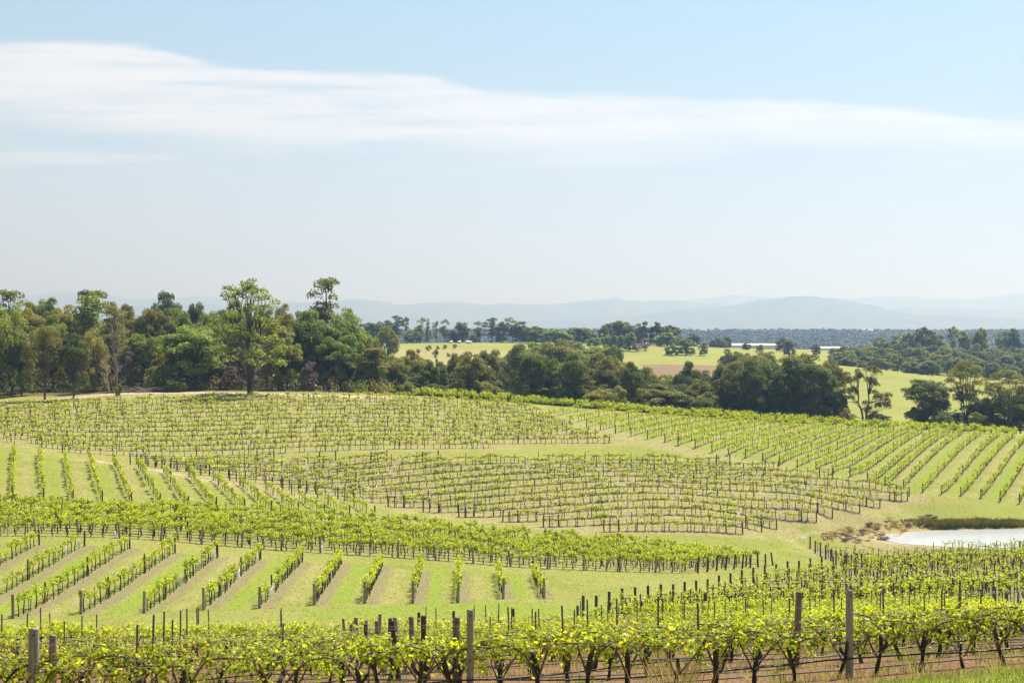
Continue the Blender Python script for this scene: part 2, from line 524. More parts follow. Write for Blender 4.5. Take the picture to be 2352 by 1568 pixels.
def gz(X, Y):
    """ground height on the built grid"""
    X, Y = np.asarray(X, float), np.asarray(Y, float)
    i = np.clip(np.searchsorted(gx, X) - 1, 0, len(gx) - 2)
    j = np.clip(np.searchsorted(gy, Y) - 1, 0, len(gy) - 2)
    a = (X - gx[i]) / (gx[i + 1] - gx[i])
    b = (Y - gy[j]) / (gy[j + 1] - gy[j])
    return (GZ[j, i] * (1 - a) * (1 - b) + GZ[j, i + 1] * a * (1 - b) + GZ[j + 1, i] * (1 - a) * b + GZ[j + 1, i + 1] * a * b)


DS = np.concatenate([np.arange(12, 320, 0.4), np.arange(320, 1300, 2)])


def hit(x, y):
    """world XY where the sight line through plan-sheet point (x, y) meets the ground"""
    X = (x - CX) / F * DS
    zr = -(y - CY) / F * DS
    g = gz(X, DS)
    k = np.argmax(g >= zr)
    return np.array([X[k], DS[k]])


def proj(X, Y, Z):
    return CX + F * X / Y, CY - F * Z / Y


def inpoly(px, py, poly):
    px, py = np.asarray(px), np.asarray(py)
    ins = np.zeros(px.shape, bool)
    n = len(poly)
    for i in range(n):
        x1, y1 = poly[i]
        x2, y2 = poly[(i + 1) % n]
        c = ((y1 > py) != (y2 > py)) & (px < (x2 - x1) * (py - y1) / (y2 - y1 + 1e-9) + x1)
        ins ^= c
    return ins


# ------------------------------------------------------------------ vineyard layout: every row is (start, end) on the ground
ROWS = []     # dict(block, k, a, b)


def add_row(block, k, a, b, **kw):
    ROWS.append(dict(block=block, k=k, a=np.array(a, float), b=np.array(b, float), **kw))


# A: the slope below the camera
A_DIR = np.array([1.0, 0.131])
A_STEP = np.array([-0.164, 1.0]) * 3.0
for k in range(20):
    c = np.array([-0.57, 19.4]) + A_STEP * k
    l, r = -(9 + 0.45 * (c[1] - 15)), (9.5 + 0.45 * (c[1] - 15))
    if k > 10:
        l = (np.interp(k, [11, 12, 13, 14, 15, 19], [960, 1040, 1180, 1330, 1450, 1580]) - CX) / F * c[1] - c[0]
    add_row('A', k, c + A_DIR * l, c + A_DIR * r)
# B: mulched rows
B_NEAR = [(30, 1420), (186, 1410), (331, 1408), (468, 1402), (596, 1397), (722, 1390), (838, 1387), (948, 1386), (1052, 1385), (1156, 1376), (1250, 1375)]
B_FAR = [(298, 1260), (402, 1271), (500, 1279), (598, 1284), (694, 1291), (784, 1296), (878, 1300), (968, 1310), (1054, 1312), (1142, 1318), (1224, 1320)]
for k, (n_, f_) in enumerate(zip(B_NEAR, B_FAR)):
    add_row('B', k, hit(*n_), hit(*f_))
b0, b1 = ROWS[-11], ROWS[-10]
for k in (1, 2, 3):
    off_a, off_b = (b0['a'] - b1['a']) * k, (b0['b'] - b1['b']) * k
    add_row('B', -k, b0['a'] + off_a, b0['b'] + off_b)
# C: the thick band of ten rows
ca, cb = hit(110, 1230), hit(1583, 1316)
da, db = hit(28, 1170), hit(1758, 1297)
for k in range(10):
    t = k / 9.0
    a, b = ca + (da - ca) * t, cb + (db - cb) * t
    add_row('C', k, a + (a - b) * 0.22, b)
# D: rows climbing to the terrace
D_NEAR = [(28, 1146), (100, 1150), (168, 1155), (235, 1157), (302, 1160), (368, 1164), (433, 1170), (497, 1173), (562, 1176), (624, 1180), (685, 1185), (745, 1188), (803, 1190), (861, 1192)]
D_FAR = [(33, 1036), (90, 1045), (148, 1053), (204, 1059), (261, 1067), (318, 1076), (376, 1086), (434, 1096), (490, 1104), (551, 1115), (611, 1127), (670, 1136), (729, 1144), (791, 1152)]
for k, (n_, f_) in enumerate(zip(D_NEAR, D_FAR)):
    add_row('D', k, hit(*n_), hit(*f_))
d0, d1 = ROWS[-14], ROWS[-13]
for k in (1, 2):
    add_row('D', -k, d0['a'] + (d0['a'] - d1['a']) * k, d0['b'] + (d0['b'] - d1['b']) * k)


def clip_rows(block, poly, direction, spacing, origin, rng_k, smin=-130, smax=130, step=0.5, k0=0):
    d = np.array(direction, float)
    d /= np.linalg.norm(d)
    nrm = np.array([-d[1], d[0]])
    s = np.arange(smin, smax, step)
    for k in rng_k:
        p = np.array(origin, float) + nrm * spacing * k
        X, Y = p[0] + d[0] * s, p[1] + d[1] * s
        ok = (Y > 10)
        x, y = proj(X, np.maximum(Y, 1), gz(X, Y))
        ok &= inpoly(x, y, poly) & (Y < 300)
        if ok.sum() < 6:
            continue
        i = np.flatnonzero(ok)
        add_row(block, k + k0, (X[i[0]], Y[i[0]]), (X[i[-1]], Y[i[-1]]))


E_POLY = [(-260, 990), (37, 1018), (137, 1038), (740, 1038), (1000, 1032), (1421, 1022), (1200, 930), (940, 917), (575, 920), (330, 921), (200, 930), (0, 938), (-260, 945)]
clip_rows('E', E_POLY, (1, 0.22), 4.3, hit(740, 1036), range(-6, 22))
F_POLY = [(296, 1064), (478, 1094), (708, 1133), (834, 1155), (1015, 1182), (1266, 1211), (1392, 1221), (1526, 1233), (1644, 1232), (1721, 1223), (1816, 1210), (1904, 1192), (2026, 1165), (2100, 1145),
          (2040, 1122), (1960, 1105), (1870, 1090), (1750, 1075), (1620, 1060), (1400, 1057), (1000, 1057), (600, 1059), (400, 1062)]
clip_rows('F', F_POLY, (1, 0.40), 2.9, hit(706, 1132), range(-14, 14))
# G: rows on the far shoulder
G_NEAR = [(1223, 970), (1307, 974), (1345, 982), (1377, 989), (1411, 996), (1447, 1003), (1485, 1010), (1525, 1018)] + \
         [(1548 + c * .3418, 918.7 + e * .3418) for c, e in ((22, 310), (137, 330), (250, 355), (362, 375), (475, 395), (590, 420), (705, 440), (825, 460), (950, 475), (1065, 500), (1180, 522), (1295, 550), (1415, 577), (1540, 600), (1668, 625), (1795, 637), (1925, 647), (2060, 667), (2190, 687), (2320, 702), (2455, 715), (2600, 730), (2750, 745))]
for k, p in enumerate(G_NEAR):
    a = hit(*p)
    d = np.array([0.51, 1.0])
    s = np.arange(0, 90, 0.5)
    X, Y = a[0] + d[0] * s, a[1] + d[1] * s
    yl = 263 + 0 * X
    j = np.flatnonzero(Y < yl)
    if len(j) > 5:
        add_row('G', k, a, (X[j[-1]], Y[j[-1]]))
# the thick row that runs along the shoulder's skyline
sky_pts = [hit(940, 918), hit(1060, 922), hit(1176, 932), hit(1330, 943), hit(1500, 956), hit(1640, 965), hit(1760, 973), hit(1900, 981), hit(2050, 990), hit(2200, 997), hit(2352, 1004)]
sky_pts = [np.array([p[0], 266.5]) for p in sky_pts]
for i in range(len(sky_pts) - 1):
    add_row('S', i, sky_pts[i], sky_pts[i + 1])
    add_row('S', i, sky_pts[i] + np.array([0, 2.2]), sky_pts[i + 1] + np.array([0, 2.2]))
# H: the staked rows above the dam
for j in range(38):
    Y0 = 80 + 2.7 * j
    if Y0 < 88:
        xl = 1640
    elif Y0 < 106:
        xl = np.interp(Y0, [88, 106], [1357, 1552])
    elif Y0 < 152:
        xl = np.interp(Y0, [106, 152], [1552, 1994])
    else:
        xl = np.interp(Y0, [152, 181], [1994, 1865])
    a = np.array([(xl - CX) / F * Y0, Y0])
    b = np.array([(2352 - CX) / F * Y0 + 5, Y0])
    b[1] += 0.02 * (b[0] - a[0])
    # stop short of the dam
    s = np.linspace(0, 1, 80)
    X, Y = a[0] + (b[0] - a[0]) * s, a[1] + (b[1] - a[1]) * s
    r = np.sqrt(((X - POND[0]) / (POND[2] + 1.5)) ** 2 + ((Y - POND[1]) / (POND[3] + 1.2)) ** 2)
    bad = np.flatnonzero(r < 1.0)
    if len(bad):
        if bad[0] < 8:
            continue
        b = np.array([X[bad[0] - 1], Y[bad[0] - 1]])
    add_row('H', j, a, b)

# ------------------------------------------------------------------ ground sheet with its materials as masks
def seg_dist(x, y, a, b):
    d = b - a
    L = math.hypot(*d)
    d = d / L
    t = (x - a[0]) * d[0] + (y - a[1]) * d[1]
    s = -(x - a[0]) * d[1] + (y - a[1]) * d[0]
    over = np.maximum(np.maximum(-t, t - L), 0)
    return s, over


def build_ground():
    nx, ny = len(gx), len(gy)
    V = np.stack([GX, GY, GZ], -1).reshape(-1, 3)
    idx = np.arange(nx * ny).reshape(ny, nx)
    Q = np.stack([idx[:-1, :-1], idx[:-1, 1:], idx[1:, 1:], idx[1:, :-1]], -1).reshape(-1, 4)
    buf = Buf()
    buf.add(V, Q)
    soil = np.zeros(len(V))
    red = np.zeros(len(V))
    lush = np.zeros(len(V))
    dry = np.zeros(len(V))
    sand = np.zeros(len(V))
    tilled = np.zeros(len(V))
    x, y = V[:, 0], V[:, 1]
    #        half width, shift, strength
    style = {'A': (0.8, 0, .9), 'B': (0.52, 0.45, .95), 'C': (0.6, 0.2, .85), 'D': (0.3, .2, .5), 'E': (0.6, 0, .8), 'F': (0.7, 0.1, .85), 'G': (0.4, 0.3, .62), 'H': (1.2, 0, .95), 'S': (0.6, 0, .5)}
    for r in ROWS:
        hw, sh, st = style[r['block']]
        a, b = r['a'], r['b']
        if r['block'] == 'B' and b[0] != a[0]:
            pass
        pad = 4
        m = np.flatnonzero((x > min(a[0], b[0]) - pad) & (x < max(a[0], b[0]) + pad) & (y > min(a[1], b[1]) - pad) & (y < max(a[1], b[1]) + pad))
        if len(m) == 0:
            continue
        s, over = seg_dist(x[m], y[m], a, b)
        # the mulch lies a little to one side of most rows
        s2 = s + sh
        w = sstep((hw + 0.6 - np.abs(s2)) / 1.2) * (1 - sstep(over / 1.2)) * st
        soil[m] = np.maximum(soil[m], w)
        if r['block'] == 'A':
            fade = 1 - 0.75 * sstep((y[m] - 34) / 26)
            red[m] = np.maximum(red[m], (1 - sstep((np.abs(s) - 1.2) / 1.2)) * (1 - sstep(over / 1.5)) * fade)
        if r['block'] in 'BDG':
            # sown strip down the middle of every second lane, bare ruts beside it
            lane = np.abs(s - (1.8 if r['block'] != 'G' else 1.3))
            g = (1 - sstep((lane - .45) / .5)) * (1 - sstep(over / 1.0))
            if r['k'] % 2 == 0:
                lush[m] = np.maximum(lush[m], g * (1.0 if r['block'] != 'D' else .7))
            else:
                dry[m] = np.maximum(dry[m], g * .55)
            if r['block'] == 'B':
                rut = (1 - sstep((np.abs(np.abs(s - 1.8) - 0.95) - .12) / .3)) * (1 - sstep(over / 1.0))
                soil[m] = np.maximum(soil[m], rut * .42)
        if r['block'] == 'E':
            dry[m] = np.maximum(dry[m], (1 - sstep((np.abs(s) - 1.2) / 1.5)) * .7)
        if r['block'] in 'F':
            dry[m] = np.maximum(dry[m], (1 - sstep((np.abs(s) - 1.0) / 1.0)) * .75)
        if r['block'] in 'H':
            dry[m] = np.maximum(dry[m], (1 - sstep((np.abs(s) - 1.2) / 1.0)) * .5)
    near = np.flatnonzero((y > 12) & (y < 900) & (np.abs(x) < 60 + .45 * y))
    px, py = proj(x[near], y[near], V[near, 2])

    def poly(mask, pts, val, dmin=0, dmax=999):
        i = near[inpoly(px, py, pts) & (y[near] > dmin) & (y[near] < dmax)]
        mask[i] = np.maximum(mask[i], val)

    def path(mask, pts, w, val):
        P = [hit(*p) for p in pts]
        for a, b in zip(P[:-1], P[1:]):
            s, over = seg_dist(x, y, a, b)
            d = np.hypot(s, over)
            mask[:] = np.maximum(mask, (1 - sstep((d - w * .5) / (w * .6))) * val)
    path(sand, [(-60, 930), (80, 921), (170, 914), (235, 906), (330, 902.5), (500, 902.5), (680, 906), (820, 911), (900, 914)], 2.6, 1.0)
    path(dry, [(-60, 930), (170, 914), (330, 904), (500, 904), (680, 908), (900, 914)], 9, .9)
    path(sand, [(222, 1059), (262, 1066)], 1.4, .75)
    path(sand, [(345, 1078), (415, 1091)], 1.3, .7)
    path(sand, [(440, 1099), (520, 1110)], 1.2, .7)
    path(sand, [(560, 1120), (640, 1135)], 1.0, .55)
    path(dry, [(222, 1059), (415, 1091), (520, 1110), (660, 1138)], 4.0, .7)
    path(sand, [(670, 1140), (780, 1158), (900, 1175), (1000, 1189), (1150, 1202), (1300, 1216)], 1.0, .45)
    path(sand, [(1805, 1242), (1850, 1229), (1890, 1222)], .7, .6)
    path(sand, [(1300, 962), (1420, 1000), (1560, 1035), (1700, 1060), (1860, 1092), (2000, 1118)], 1.0, .42)
    path(dry, [(1300, 962), (1420, 1000), (1560, 1035), (1700, 1060), (1860, 1092), (2000, 1118)], 3.5, .7)
    path(lush, [(820, 1412), (1100, 1398), (1400, 1400), (1560, 1392)], 5.0, .85)
    path(lush, [(1400, 1042), (1550, 1047), (1700, 1066)], 4.0, .4)
    path(lush, [(2150, 1184), (2352, 1176), (2500, 1176)], 4.0, .6)
    poly(tilled, [(1470, 836), (1665, 839), (1668, 872), (1500, 868)], 1.0, 480, 640)
    poly(dry, [(900, 800), (1180, 806), (1180, 860), (900, 860)], .7, 520, 720)
    poly(lush, [(1360, 786), (1680, 786), (1680, 828), (1360, 826)], .35, 540, 760)
    poly(lush, [(1880, 840), (2352, 860), (2352, 960), (1880, 960)], .15, 380, 640)
    i = np.sqrt(((x - POND[0]) / POND[2]) ** 2 + ((y - POND[1]) / POND[3]) ** 2)
    sand[:] = np.maximum(sand, np.where(i < 1.10, 1 - sstep((i - 1.01) / .09), 0))
    dry[:] = np.maximum(dry, np.where((i < 1.7), (1 - sstep((i - 1.2) / .5)) * .9, 0))
    # under the woodland: litter
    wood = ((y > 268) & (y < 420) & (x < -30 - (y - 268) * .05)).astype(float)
    me = buf.mesh('ground', [ground_mat()])
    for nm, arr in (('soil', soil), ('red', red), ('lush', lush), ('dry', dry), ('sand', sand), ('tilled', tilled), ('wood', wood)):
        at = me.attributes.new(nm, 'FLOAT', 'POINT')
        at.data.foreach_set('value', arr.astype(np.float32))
    o = link('ground', me)
    tag(o, kind='structure')


def ground_mat():
    m, N = new_mat('ground')
    at = lambda s: N.n('ShaderNodeAttribute', _attribute_name=s).outputs['Fac']
    tc = N.n('ShaderNodeTexCoord')
    pos = tc.outputs['Object']
    flat = N.n('ShaderNodeMapping', Vector=pos, Scale=(1, 1, 0.0)).outputs[0]
    n_big = N.noise(flat, 0.045, 4.0, 0.6)
    n_mid = N.noise(flat, 0.35, 4.0, 0.62, 0.3)
    n_sm = N.noise(flat, 2.2, 4.0, 0.65)
    n_fin = N.noise(flat, 14.0, 3.0, 0.7)
    e = lambda v, n, k: N.math('ADD', v, N.math('MULTIPLY', N.math('SUBTRACT', n, .5), k))
    # mown grass: green to straw
    g1 = N.mix(N.smooth(n_mid, .32, .68), (0.160, 0.200, 0.022), (0.240, 0.258, 0.046))
    f = N.smooth(N.math('ADD', N.math('MULTIPLY', n_big, .5), N.math('MULTIPLY', n_sm, .5)), .36, .62)
    g1 = N.mix(f, g1, (0.27, 0.255, 0.070))
    n_t = N.noise(flat, 5.0, 3.0, 0.7)
    g1 = N.mix(N.math('MULTIPLY', N.smooth(n_t, .5, .72), .55), g1, (0.275, 0.225, 0.085))
    g1 = N.mix(N.math('MULTIPLY', N.smooth(n_fin, .42, .75), .6), g1, (0.075, 0.095, 0.016))
    g1 = N.mix(N.math('MULTIPLY', N.smooth(n_sm, .55, .75), .45), g1, (0.095, 0.125, 0.018))
    lush = N.smooth(e(e(at('lush'), n_sm, .35), n_mid, .5), .3, .95)
    lc = N.mix(N.smooth(n_sm, .3, .7), (0.145, 0.21, 0.018), (0.22, 0.258, 0.034))
    c = N.mix(N.math('MULTIPLY', lush, .9), g1, lc)
    dry = N.smooth(e(at('dry'), n_mid, .9), .2, .95)
    dc = N.mix(N.smooth(n_sm, .3, .7), (0.215, 0.185, 0.070), (0.35, 0.285, 0.145))
    c = N.mix(N.math('MULTIPLY', dry, .85), c, dc)
    soil = N.smooth(e(e(at('soil'), n_sm, .9), n_mid, .8), .34, .8)
    sc = N.mix(N.smooth(n_fin, .3, .72), (0.11, 0.085, 0.045), (0.305, 0.245, 0.14))
    c = N.mix(N.math('MULTIPLY', soil, .92), c, sc)
    red = N.smooth(e(at('red'), n_sm, .5), .25, .65)
    rc = N.mix(N.smooth(n_fin, .3, .72), (0.075, 0.042, 0.020), (0.285, 0.165, 0.085))
    rc = N.mix(N.math('MULTIPLY', N.smooth(n_mid, .55, .7), .6), rc, (0.22, 0.17, 0.075))
    c = N.mix(red, c, rc)
    sand = N.smooth(e(e(at('sand'), n_sm, .6), n_mid, .8), .42, .95)
    c = N.mix(sand, c, N.mix(n_sm, (0.36, 0.28, 0.19), (0.50, 0.42, 0.32)))
    c = N.mix(N.smooth(e(at('tilled'), n_big, 1.4), .35, .75), c, N.mix(n_mid, (0.14, 0.085, 0.05), (0.24, 0.17, 0.08)))
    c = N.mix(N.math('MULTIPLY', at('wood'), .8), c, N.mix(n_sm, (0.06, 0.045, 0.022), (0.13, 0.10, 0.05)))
    sep = N.n('ShaderNodeSeparateXYZ', i0=pos)
    far = N.smooth(sep.outputs[1], 1000.0, 1400.0)
    c = N.mix(far, c, N.mix(N.smooth(N.noise(flat, .003, 4.0), .35, .6), (0.04, 0.05, 0.02), (0.13, 0.125, 0.05)))
    h = N.math('ADD', N.math('MULTIPLY', n_sm, .6), N.math('MULTIPLY', n_fin, .35))
    bp = N.n('ShaderNodeBump', Strength=0.9, Distance=0.2, Height=h)
    p = N.n('ShaderNodeBsdfPrincipled', Base__Color=c, Roughness=0.95, Normal=bp.outputs[0])
    p.inputs['Specular IOR Level'].default_value = 0.1
    N.n('ShaderNodeOutputMaterial', Surface=p.outputs[0])
    return m


build_ground()


def build_water():
    m, N = new_mat('water')
    tc = N.n('ShaderNodeTexCoord')
    nz = N.noise(N.n('ShaderNodeMapping', Vector=tc.outputs['Object'], Scale=(1, 2.2, 1)).outputs[0], 1.1, 3.0)
    bp = N.n('ShaderNodeBump', Strength=0.25, Distance=0.08, Height=nz)
    p = N.n('ShaderNodeBsdfPrincipled', Base__Color=(0.46, 0.47, 0.47), Roughness=0.10, IOR=1.8, Normal=bp.outputs[0])
    N.n('ShaderNodeOutputMaterial', Surface=p.outputs[0])
    th = np.linspace(0, 2 * math.pi, 97)[:-1]
    rad = 1.02 + 0.02 * np.sin(5 * th) + .02 * np.sin(9 * th + 1)
    V = [(POND[0], POND[1], WATER_Z)] + [(POND[0] + POND[2] * r * math.cos(t), POND[1] + POND[3] * r * math.sin(t), WATER_Z) for t, r in zip(th, rad)]
    b = Buf()
    b.add(V, [(0, i + 1, (i + 1) % 96 + 1) for i in range(96)])
    tag(link('water', b.mesh('water', [m])), kind='structure')


build_water()


def build_hills():
    ridges = [
        (10000, 1700, [(400, 742), (900, 740), (1200, 737), (1380, 731), (1470, 724), (1548, 714), (1640, 704), (1700, 699), (1750, 687), (1800, 682), (1838, 680), (1890, 683), (1960, 692), (2030, 709), (2110, 724), (2210, 722), (2300, 730), (2400, 737), (2700, 740), (3100, 735)]),
        (13000, 2000, [(-600, 700), (0, 705), (600, 700), (780, 690), (808, 688), (842, 686), (893, 695), (934, 699), (1020, 693), (1071, 697), (1105, 700), (1150, 695), (1208, 702), (1242, 697), (1276, 700), (1327, 691), (1355, 691), (1379, 684), (1403, 681), (1430, 686), (1464, 692), (1498, 690), (1550, 688), (1582, 693), (1700, 705), (1900, 712), (2100, 705), (2300, 712), (2600, 700), (3000, 695)]),
        (17000, 2200, [(-900, 690), (-300, 676), (0, 682), (130, 671), (200, 671), (260, 680), (330, 688), (480, 680), (560, 690), (690, 694), (900, 706), (1200, 708), (1400, 700), (1582, 694), (1609, 683), (1685, 679), (1753, 681), (1830, 690), (1907, 682), (1941, 690), (1982, 684), (2095, 681), (2129, 685), (2231, 687), (2283, 681), (2344, 674), (2500, 668), (2800, 680), (3200, 690)]),
    ]
    m, N = new_mat('hill_forest')
    tc = N.n('ShaderNodeTexCoord')
    nz = N.noise(tc.outputs['Object'], 0.004, 6.0, .6)
    p = N.n('ShaderNodeBsdfPrincipled', Base__Color=N.mix(N.smooth(nz, .35, .65), (0.03, 0.042, 0.02), (0.085, 0.09, 0.045)), Roughness=0.95)
    N.n('ShaderNodeOutputMaterial', Surface=p.outputs[0])
    rng = np.random.default_rng(3)
    for d, width, pts in ridges:
        xs_ = np.array([p_[0] for p_ in pts], float)
        ys_ = np.array([p_[1] for p_ in pts], float)
        px = np.linspace(xs_[0], xs_[-1], 420)
        X = (px - CX) / F * d
        py = np.interp(px, xs_, ys_)
        ker = np.ones(7) / 7
        pyp = np.pad(py, 3, mode='edge')
        py = np.convolve(pyp, ker, 'valid')
        py = py + np.interp(px, np.linspace(px[0], px[-1], 160), rng.normal(0, 1.3, 160)) + rng.normal(0, .3, len(px))
        top = -(py - CY) / F * d
        prof = [(-1.0, 0), (-.75, .10), (-.5, .34), (-.3, .62), (-.12, .9), (0, 1.0), (.15, .86), (.5, .3), (1.0, 0)]
        rows = []
        for t, h in prof:
            wob = np.interp(px, np.linspace(px[0], px[-1], 45), rng.normal(0, .16, 45)) if 0 < h < 1 else 0
            zz = -45 + (top + 45) * np.clip(h * (1 + wob), 0, 1)
            rows.append(np.stack([X * (d + t * width) / d, np.full(len(X), d + t * width), zz], 1))
        V = np.concatenate(rows)
        n = len(px)
        idx = np.arange(len(V)).reshape(len(prof), n)
        Q = np.stack([idx[:-1, :-1], idx[:-1, 1:], idx[1:, 1:], idx[1:, :-1]], -1).reshape(-1, 4)
        b = Buf()
        b.add(V, Q)
        tag(link('hills', b.mesh('hills', [m])), kind='structure')


build_hills()

# ------------------------------------------------------------------ vines
def vine_proto(kind, seed):
    """returns (wood Buf, leaf Buf); the row runs along X, the foot is at the origin"""
    rng = np.random.default_rng(seed)
    W, L = Buf(), Buf()
    if kind == 'front':
        lean = rng.uniform(-.18, .18)
        h0 = rng.uniform(.34, .62)
        t = np.linspace(0, 1, 7)
        st = np.stack([lean * t + .03 * np.sin(t * 5 + seed), .03 * np.cos(t * 4 + seed), -0.12 + (h0 + .12) * t], 1)
        rad = np.interp(t, [0, .2, .6, .9, 1], [.046, .037, .031, .037, .027]) * rng.uniform(.8, 1.15)
        rad = rad * (1 + .12 * rng.normal(size=7))
        add_tube(W, st, rad, 8, 0)
        # side stump of an old cut arm
        if rng.random() < .6:
            s = st[4]
            a = rng.choice([-1, 1])
            add_tube(W, [s, s + [a * .06, .01, .05], s + [a * .10, 0, .13]], [.03, .026, .024], 6, 0)
        # renewal canes up to the wire, then along it
        for a in (-1, 1):
            s = st[3] + [0, .01, 0]
            xw = lean + a * rng.uniform(.16, .34)
            hw = rng.uniform(.64, .71)
            pts = [s, s + [a * .05, .02, .10], [xw * .75, .02, hw - .13], [xw, .01, hw - .02], [xw + a * .2, 0, hw + .012], [xw + a * rng.uniform(.35, .5), 0, hw]]
            pts = np.array(pts) + rng.normal(0, .012, (6, 3))
            add_tube(W, pts, [.019, .017, .015, .014, .012, .008], 6, 1)
            # shoots off the arm
            for q in range(6):
                u = q / 5.0
                b = np.array([xw + a * .42 * u - a * .1, rng.normal(0, .02), hw])
                if rng.random() < .5:
                    tip = b + [rng.normal(0, .08), rng.normal(0, .08), -rng.uniform(.08, .30)]
                else:
                    tip = b + [rng.normal(0, .12), rng.normal(0, .10), rng.uniform(.02, .17)]
                mid = (b + tip) / 2 + rng.normal(0, .03, 3)
                add_tube(W, [b, mid, tip], [.006, .005, .003], 4, 2, False)
                n = rng.integers(9, 16)
                u2 = rng.uniform(.1, 1.05, n)
                P = b + (tip - b) * u2[:, None] + rng.normal(0, .055, (n, 3))
                out = unit(P - (b + tip) / 2 + rng.normal(0, .05, (n, 3)))
                Nn = unit(out * .6 + np.array([0, 0, .55]) + rng.normal(0, .45, (n, 3)))
                Tp = out * .7 + np.array([0, 0, -.6]) + rng.normal(0, .3, (n, 3))
                sz = rng.uniform(.036, .080, n) * np.where(u2 > .85, .6, 1)
                V, Fq = leaf_lobed(P, Nn, Tp, sz)
                L.add(V, Fq)
        n = 9        # leaves low on the old wood
        P = st[rng.integers(3, 7, n)] + rng.normal(0, .07, (n, 3))
        V, Fq = leaf_lobed(P, rng.normal(0, .5, (n, 3)) + [0, 0, .6], rng.normal(0, 1, (n, 3)) - [0, 0, .5], rng.uniform(.04, .09, n))
        L.add(V, Fq)
        return W, L
    cfg = {  # trunk h, arm, n leaves, leaf size, crown half (x,y,z), crown centre z, trunk r
        'mid': (.92, .42, 125, .125, (.54, .18, .18), 1.10, .036),
        'thick': (.95, .5, 190, .135, (.62, .28, .24), 1.16, .042),
        'back': (.58, .42, 120, .115, (.54, .2, .19), .76, .03),
        'lane': (.72, .55, 88, .155, (.62, .18, .25), .95, .026),
        'young': (.66, .6, 80, .15, (.62, .17, .17), .86, .042),
        'arms': (.84, .85, 108, .15, (.9, .17, .18), .95, .042),
        'tall': (.86, .35, 36, .135, (.42, .16, .28), .94, .04),
        'hedge': (.6, .5, 130, .18, (.6, .32, .45), .95, .03),
    }[kind]
    h, arm, n, ls, hx, cz, tr = cfg
    t = np.linspace(0, 1, 5)
    bend = rng.uniform(-.12, .12)
    ph = rng.uniform(0, 6)
    st = np.stack([bend * np.sin(t * 3.1) + .035 * np.sin(t * 7 + ph), .03 * np.sin(t * 5 + ph), -.1 + (h + .1) * t], 1)
    add_tube(W, st, np.linspace(tr * 1.25, tr * .85, 5), 5, 0)
    for a in (-1, 1):
        e = arm * rng.uniform(.7, 1.0)
        pts = np.array([st[-1], st[-1] + [a * e * .3, 0, .06], st[-1] + [a * e, rng.normal(0, .02), .05 + rng.normal(0, .02)]])
        add_tube(W, pts, [tr * .8, tr * .65, tr * .4], 4, 0)
    nc = max(5, n // (18 if kind == 'thick' else 15))
    cs = rng.uniform(-1, 1, (nc, 3)) * np.array([hx[0], hx[1] * .7, hx[2] * .7])
    if kind in ('young', 'arms', 'lane', 'tall'):
        cs = cs[rng.random(nc) < .8]
    cs = cs + [0, 0, cz]
    pick = rng.integers(0, len(cs), n)
    off = rng.normal(0, 1, (n, 3)) * np.array([.105, .085, .095]) * (1.0 if kind != 'hedge' else 1.6)
    P = cs[pick] + off
    Nn = unit(unit(off) * .7 + [0, 0, .5] + rng.normal(0, .5, (n, 3)))
    V, Fq = leaf_quads(P, Nn, ls * rng.uniform(.65, 1.15, n), rng, .9)
    L.add(V, Fq)
    return W, L


VKIND = {'A': 'front', 'B': 'mid', 'C': 'thick', 'D': 'lane', 'E': 'young', 'F': 'arms', 'G': 'lane', 'H': 'tall', 'S': 'hedge'}
VSPACE = {'A': 0.8, 'B': 1.3, 'C': 1.1, 'D': 1.15, 'E': .82, 'F': 1.12, 'G': 1.2, 'H': 1.15, 'S': .95}
VPRE = {'A': 10, 'B': 7, 'C': 6, 'D': 6, 'E': 7, 'F': 7, 'G': 6, 'H': 7, 'S': 5}
VGAP = {'A': .06, 'B': .07, 'C': .02, 'D': .05, 'E': .12, 'F': .10, 'G': .05, 'H': .08, 'S': .02}
VSTR = {'A': 1.0, 'B': 1.04, 'C': 1.08, 'D': 1.05, 'E': 1.12, 'F': 1.05, 'G': 1.05, 'H': 1.08, 'S': 1.1}

VINES = []
PROTO = {}
EDGE = 0.045


def visible(x, y, m=EDGE):
    return (x > -2352 * m) & (x < 2352 * (1 + m)) & (y < 1568 * 1.03)


GUARDS = []


